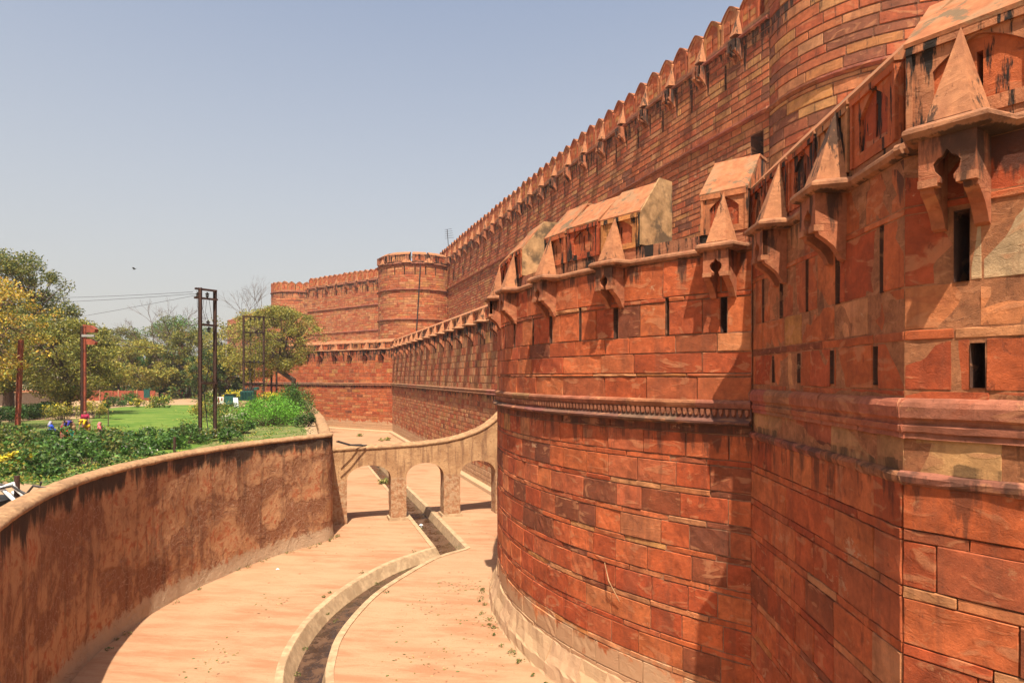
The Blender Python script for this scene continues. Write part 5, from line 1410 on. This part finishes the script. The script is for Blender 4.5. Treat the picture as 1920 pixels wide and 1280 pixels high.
# parked vehicles far behind the red wall
def car(name, label, x, y, z, rz, m_, L=4.1, Wd=1.65, H=1.5, van=False):
    r_ = thing(name, label, 'van' if van else 'car', (x, y, z)); r_.rotation_euler.z = rz
    def part(nm, V, F, mm, par=None, smooth=False):
        me = make_mesh(nm, V, F); me.materials.append(M[mm]); o = bpy.data.objects.new(nm, me); COL.objects.link(o); o.parent = par or r_; return o
    if van: side = [(-L / 2, .35), (-L / 2, H * .95), (-L / 2 + .1, H), (L * .28, H), (L * .40, H * .62), (L / 2, H * .5), (L / 2, .35)]
    else: side = [(-L / 2, .35), (-L / 2, H * .58), (-L * .36, H * .64), (-L * .26, H * .98), (L * .1, H), (L * .25, H * .66), (L * .47, H * .56), (L / 2, H * .45), (L / 2, .35)]
    n = len(side); V = [(x_, -Wd / 2, z_) for x_, z_ in side] + [(x_, Wd / 2, z_) for x_, z_ in side]
    part('body', V, [tuple(range(n)), tuple(range(n, 2 * n))[::-1]] + [(k, (k + 1) % n, n + (k + 1) % n, n + k)[::-1] for k in range(n)], m_)
    for sy in (-1, 1):
        q = [(-L * .30, H * .66), (-L * .22, H * .92), (L * .08, H * .93), (L * .2, H * .68)]; y_ = sy * (Wd / 2 + .012)
        part('window', [(a_, y_, b_) for a_, b_ in q], [(0, 1, 2, 3) if sy > 0 else (3, 2, 1, 0)], 'glass')
    for sx in (-.31, .31):
        for sy in (-1, 1):
            a = Acc(); cx = sx * L; a.tube([(cx, sy * (Wd / 2 - .2), .33), (cx, sy * (Wd / 2 + .02), .33)], .33, 12)
            part('wheel', a.V, a.F, 'tyre')
    for sy in (-.55, .55): a = Acc(); a.box(L / 2 - .02, L / 2 + .02, sy - .15, sy + .15, H * .40, H * .48); part('headlight', a.V, a.F, 'white')
car('parked_car', 'white car parked far behind the red roadside wall', -96, 158, GZ + 1.2, .2, 'white')
car('parked_car', 'red car parked beside the white one behind the roadside wall', -89.5, 157, GZ + 1.3, .1, 'redpaint')
car('parked_van', 'white van between the tree trunks behind the roadside wall', -104, 160, GZ + 1.0, .15, 'white', 4.6, 1.8, 2.0, True)
flat('road_bank', [(-150, 152), (-84, 152), (-84, 164), (-150, 164)], GZ + 1.0, 'dirt')

# rusty stub post and tangle at lower left
x, y = -14.62, 18.9; a = Acc(); a.tube([(x, y, GZ), (x, y, GZ + .98)], .075, 10); tag(a.obj('iron_stub', 'rust'), 'short rusty pipe post just behind the cream wall cap at the lower left', 'post')
TG = thing('scrap_heap', 'tangle of black hoses and bent white strips behind the wall cap at the lower left', 'scrap', (-15.3, 18.6, GZ)); rng = random.Random(3)
for k in range(12):
    a = Acc(); x0, y0 = -16.4 + rng.uniform(0, 1.6), 18.4 + rng.uniform(-.3, .8); pts = [(x0 + t * rng.uniform(.3, .45), y0 + rng.uniform(-.12, .12), GZ + .25 + .45 * math.sin(t * .9 + k) * rng.uniform(.5, 1) + .18) for t in range(5)]
    a.tube(pts, .035 if k % 3 else .05, 6); a.obj('hose' if k % 3 else 'strip', 'dark' if k % 3 else 'white', TG)
a = Acc(); a.box(-16.5, -14.8, 18.2, 19.6, GZ, GZ + .3); a.obj('base', 'dark', TG)
a = Acc(); x, y = -17.6, 33.0; a.tube([(x + 0.2, y, GZ), (x + .2, y, GZ + .8)], .07, 8); tag(a.obj('iron_stub', 'rust'), 'short red pipe stub behind the wall cap below the rose bushes', 'post')
# cables at the wall end and stick lodged in the round bastion
for k in range(2):
    a = Acc(); a.tube([(-10.6, 38.6 + k * .3, 5.3), (-10.0, 39.3 + k * .3, 5.0), (-9.2, 40.2 + k * .35, 4.86)], .04, 5)
    tag(a.obj('cable', 'dark'), ('black cable sagging from the wall end, lying nearer on the bridge', 'black cable sagging from the wall end, the farther of the pair')[k], 'cable', 'cables at the bridge end')
s_ = RB.s_of_px(1136); acc = Acc(); pts = [RB.map(s_ - .05, .10, 4.02), RB.map(s_ - .32, .22, 3.6), RB.map(s_ - .62, .12, 3.1)]
acc.tube(pts, [.012, .02, .012], 5); acc.tube([pts[1], RB.map(s_ - .3, .18, 3.35)], [.014, .008], 4)
tag(acc.obj('stick', 'cap'), 'dry forked stick lodged against the round bastion', 'stick')
# antenna on the rampart
ax, ay = (842 - 960) / 1200 * 117.5, 117.5
AN = thing('antenna', 'bent television antenna on a leaning pole above the far end of the upper rampart', 'antenna', (ax, ay, 31)); a = Acc(); a.tube([(ax, ay, 31.5), (ax - .35, ay, 36.2)], .07, 6); a.obj('mast', 'dark', AN)
for k in range(5):
    a = Acc(); z = 34.4 + k * .4; a.tube([(ax - .3 - .5, ay, z + .15), (ax + .9 - k * .1, ay, z + .35)], .03, 4); a.obj('rod', 'dark', AN)
# drain pipe on the far round tower
a = Acc(); q0, q1 = FT.map(FT.s_of_px(788), .3, 29), FT.map(FT.s_of_px(779), .35, 14); a.tube([tuple(q0), tuple(q1)], .10, 6); tag(a.obj('drain_pipe', 'dark'), 'dark pipe running down the far round tower', 'pipe')
# bird
bx, by, bz = (252 - 960) / 1200 * 60, 60, EYE + (706 - 505) / 1200 * 60
BD = thing('bird', 'small dark bird gliding in the open sky at the left', 'bird', (bx, by, bz)); a = Acc(); a.tube([(bx - .16, by, bz), (bx, by, bz + .02), (bx + .14, by, bz + .05)], [.015, .05, .02], 6); a.obj('body', 'dark', BD)
for sg in (-1, 1):
    a = Acc(); a.put([(bx - .05, by, bz + .03), (bx + .06, by, bz + .03), (bx + .12, by - sg * .22, bz + .16), (bx - .06, by - sg * .30, bz + .12), (bx - .05, by, bz + .015), (bx + .06, by, bz + .015), (bx + .12, by - sg * .22, bz + .15), (bx - .06, by - sg * .30, bz + .11)], [(0, 1, 2, 3), (7, 6, 5, 4), (0, 4, 5, 1), (1, 5, 6, 2), (2, 6, 7, 3), (3, 7, 4, 0)]); a.obj('wing', 'dark', BD)

# ================================================================== PEOPLE in the garden
def skin_obj(name, J, E, rad, mat, parent, tint=None, sub=1):
    me = bpy.data.meshes.new(name); me.from_pydata([Vector(j) for j in J], E, []); o = bpy.data.objects.new(name, me); COL.objects.link(o)
    md = o.modifiers.new('skin', 'SKIN'); md.use_smooth_shade = True
    for i, r_ in enumerate(rad): me.skin_vertices[0].data[i].radius = (r_, r_) if not isinstance(r_, tuple) else r_
    me.skin_vertices[0].data[0].use_root = True
    sb_ = o.modifiers.new('sub', 'SUBSURF'); sb_.levels = sub; sb_.render_levels = sub
    dg = bpy.context.evaluated_depsgraph_get(); dg.update(); ev = bpy.data.meshes.new_from_object(o.evaluated_get(dg))
    o.modifiers.clear(); o.data = ev; bpy.data.meshes.remove(me)
    ev.materials.clear(); ev.materials.append(M[mat])
    if tint:
        a_ = ev.attributes.new('tint', 'FLOAT_COLOR', 'CORNER'); a_.data.foreach_set('color', list((*tint, 1)) * len(ev.loops))
    o.parent = parent; return o
POSES = {  # x forward, y side, z up. pelvis, belly, chest, neck, head, headtop | arms | legs
 'bend': dict(pel=(0, 0, .80), bel=(.10, 0, .95), che=(.32, 0, 1.08), nec=(.48, 0, 1.10), hea=(.58, 0, 1.08), top=(.66, 0, 1.10), sh=(.36, .17, 1.08), el=(.44, .20, .80), wr=(.52, .14, .55), ha=(.56, .12, .47), hip=(0, .10, .78), kn=(.06, .12, .44), an=(-.02, .12, .07), to=(.14, .13, .04)),
 'crouch': dict(pel=(0, 0, .30), bel=(.06, 0, .46), che=(.12, 0, .64), nec=(.16, 0, .80), hea=(.19, 0, .90), top=(.20, 0, 1.0), sh=(.13, .18, .72), el=(.25, .22, .52), wr=(.42, .14, .40), ha=(.49, .11, .36), hip=(.02, .11, .28), kn=(.36, .18, .46), an=(.14, .14, .07), to=(.32, .15, .04)),
 'stand': dict(pel=(0, 0, .88), bel=(.01, 0, 1.04), che=(.03, 0, 1.24), nec=(.05, 0, 1.41), hea=(.09, 0, 1.50), top=(.10, 0, 1.60), sh=(.03, .18, 1.33), el=(.04, .23, 1.06), wr=(.16, .20, .86), ha=(.21, .18, .79), hip=(0, .10, .86), kn=(.03, .11, .47), an=(-.02, .11, .08), to=(.13, .12, .04))}
def person(label, x, y, rz, pose, top_c, low_c, scarf_c, seed):
    r_ = thing('person', label, 'person', (x, y, GZ)); r_.rotation_euler.z = rz; q = POSES[pose]; m_ = lambda v, s: (v[0], v[1] * s, v[2])
    J = [q['pel'], q['bel'], q['che'], q['nec'], q['hea'], q['top']]; E = [(0, 1), (1, 2), (2, 3), (3, 4), (4, 5)]; Rr = [.14, .13, .135, .055, .095, .07]
    for s in (1, -1):
        b = len(J); J += [m_(q['sh'], s), m_(q['el'], s), m_(q['wr'], s), m_(q['ha'], s)]; E += [(2, b), (b, b + 1), (b + 1, b + 2), (b + 2, b + 3)]; Rr += [.06, .042, .03, .035]
        b = len(J); J += [m_(q['hip'], s), m_(q['kn'], s), m_(q['an'], s), m_(q['to'], s)]; E += [(0, b), (b, b + 1), (b + 1, b + 2), (b + 2, b + 3)]; Rr += [.095, .06, .04, .035]
    skin_obj('body', J, E, Rr, 'skin', r_)
    J = [q['bel'], q['che'], tuple(Vector(q['che']).lerp(Vector(q['nec']), .6))]; E = [(0, 1), (1, 2)]; Rr = [.165, .175, .10]
    for s in (1, -1): b = len(J); J += [m_(q['sh'], s), m_(q['el'], s)]; E += [(1, b), (b, b + 1)]; Rr += [.085, .062]
    skin_obj('blouse', J, E, Rr, 'cloth', r_, top_c)
    J = [q['pel'], tuple(Vector(q['pel']).lerp(Vector(q['bel']), .8))]; E = [(0, 1)]; Rr = [.185, .165]
    for s in (1, -1): b = len(J); J += [m_(q['kn'], s), (q['an'][0] + .02, q['an'][1] * s, q['an'][2] + .08)]; E += [(0, b), (b, b + 1)]; Rr += [.13, .12]
    skin_obj('skirt', J, E, Rr, 'cloth', r_, low_c)
    h = Vector(q['hea']); t = Vector(q['top']); nk = Vector(q['nec'])
    if scarf_c: skin_obj('headscarf', [tuple(t - Vector((.03, 0, 0))), tuple(h - Vector((.05, 0, -.01))), tuple(nk - Vector((.07, 0, .02))), tuple(Vector(q['che']) - Vector((.09, 0, -.02)))], [(0, 1), (1, 2), (2, 3)], [.085, .105, .10, .12], 'cloth', r_, scarf_c)
    else: skin_obj('hair', [tuple(t - Vector((.02, 0, -.01))), tuple(h - Vector((.045, 0, -.02))), tuple(nk - Vector((.06, 0, .0)))], [(0, 1), (1, 2)], [.08, .10, .055], 'cloth', r_, (.012, .010, .009))
    return r_
for (px, py, rz, pose, tc, lc, sc_, lab) in [
    (90, 818, .4, 'crouch', (.02, .06, .42), (.03, .09, .50), (.30, .28, .34), 'person in a blue sari crouching leftmost among the bushes'),
    (118, 822, -.6, 'bend', (.16, .012, .02), (.20, .015, .03), (.03, .02, .03), 'person in dark maroon with a black shawl standing among the bushes'),
    (138, 822, 3.6, 'bend', (.035, .03, .22), (.30, .17, .08), None, 'person in a navy top bending over, third from the left'),
    (160, 815, -1.9, 'stand', (.30, .015, .05), (.20, .05, .05), (.42, .03, .06), 'person with a crimson headscarf behind the floodlight pole'),
    (166, 819, -2.6, 'bend', (.70, .42, .01), (.62, .36, .01), (.66, .40, .02), 'person in a bright yellow sari stooping beside the floodlight pole'),
    (182, 820, -.2, 'crouch', (.62, .14, .14), (.05, .02, .03), (.60, .16, .16), 'person in pink crouching rightmost at the lawn edge'),
    (117, 832, .9, 'crouch', (.75, .05, .02), (.78, .07, .02), (.72, .05, .02), 'person in a bright red sari crouching in front of the maroon one')]:
    X, Y = g(px, py); person(lab, X, Y, rz + .6, pose, tc, lc, sc_, px)
X, Y = g(132, 830); BU = thing('bucket', 'turquoise plastic bucket beside the person in bright red', 'bucket', (X, Y, GZ)); a = Acc()
for (r0, r1, z0_, z1_) in ((.13, .18, .25, .62),): a.tube([(X, Y, GZ + z0_), (X, Y, GZ + z1_)], [r0, r1], 14, (.01, .42, .36))
a.obj('pail', 'paint', BU); a = Acc(); a.tube([(X - .18, Y, GZ + .6), (X - .12, Y, GZ + .76), (X + .12, Y, GZ + .76), (X + .18, Y, GZ + .6)], .012, 5, (.01, .3, .26)); a.obj('handle', 'paint', BU)

# ================================================================== hazy air
hz = NT('haze_air'); hz.n.remove(hz.b); vol = hz.n.new('ShaderNodeVolumePrincipled'); vol.inputs['Color'].default_value = (.93, .93, .95, 1)
vol.inputs['Density'].default_value = .00028; vol.inputs['Anisotropy'].default_value = .2; hz.l.new(vol.outputs[0], hz.out.inputs['Volume']); M['haze'] = hz.m
a = Acc(); a.box(-520, 90, -80, 560, -2.4, 46); tag(a.obj('haze', 'haze'), 'thin pale haze over the whole place', 'haze', kind='stuff')
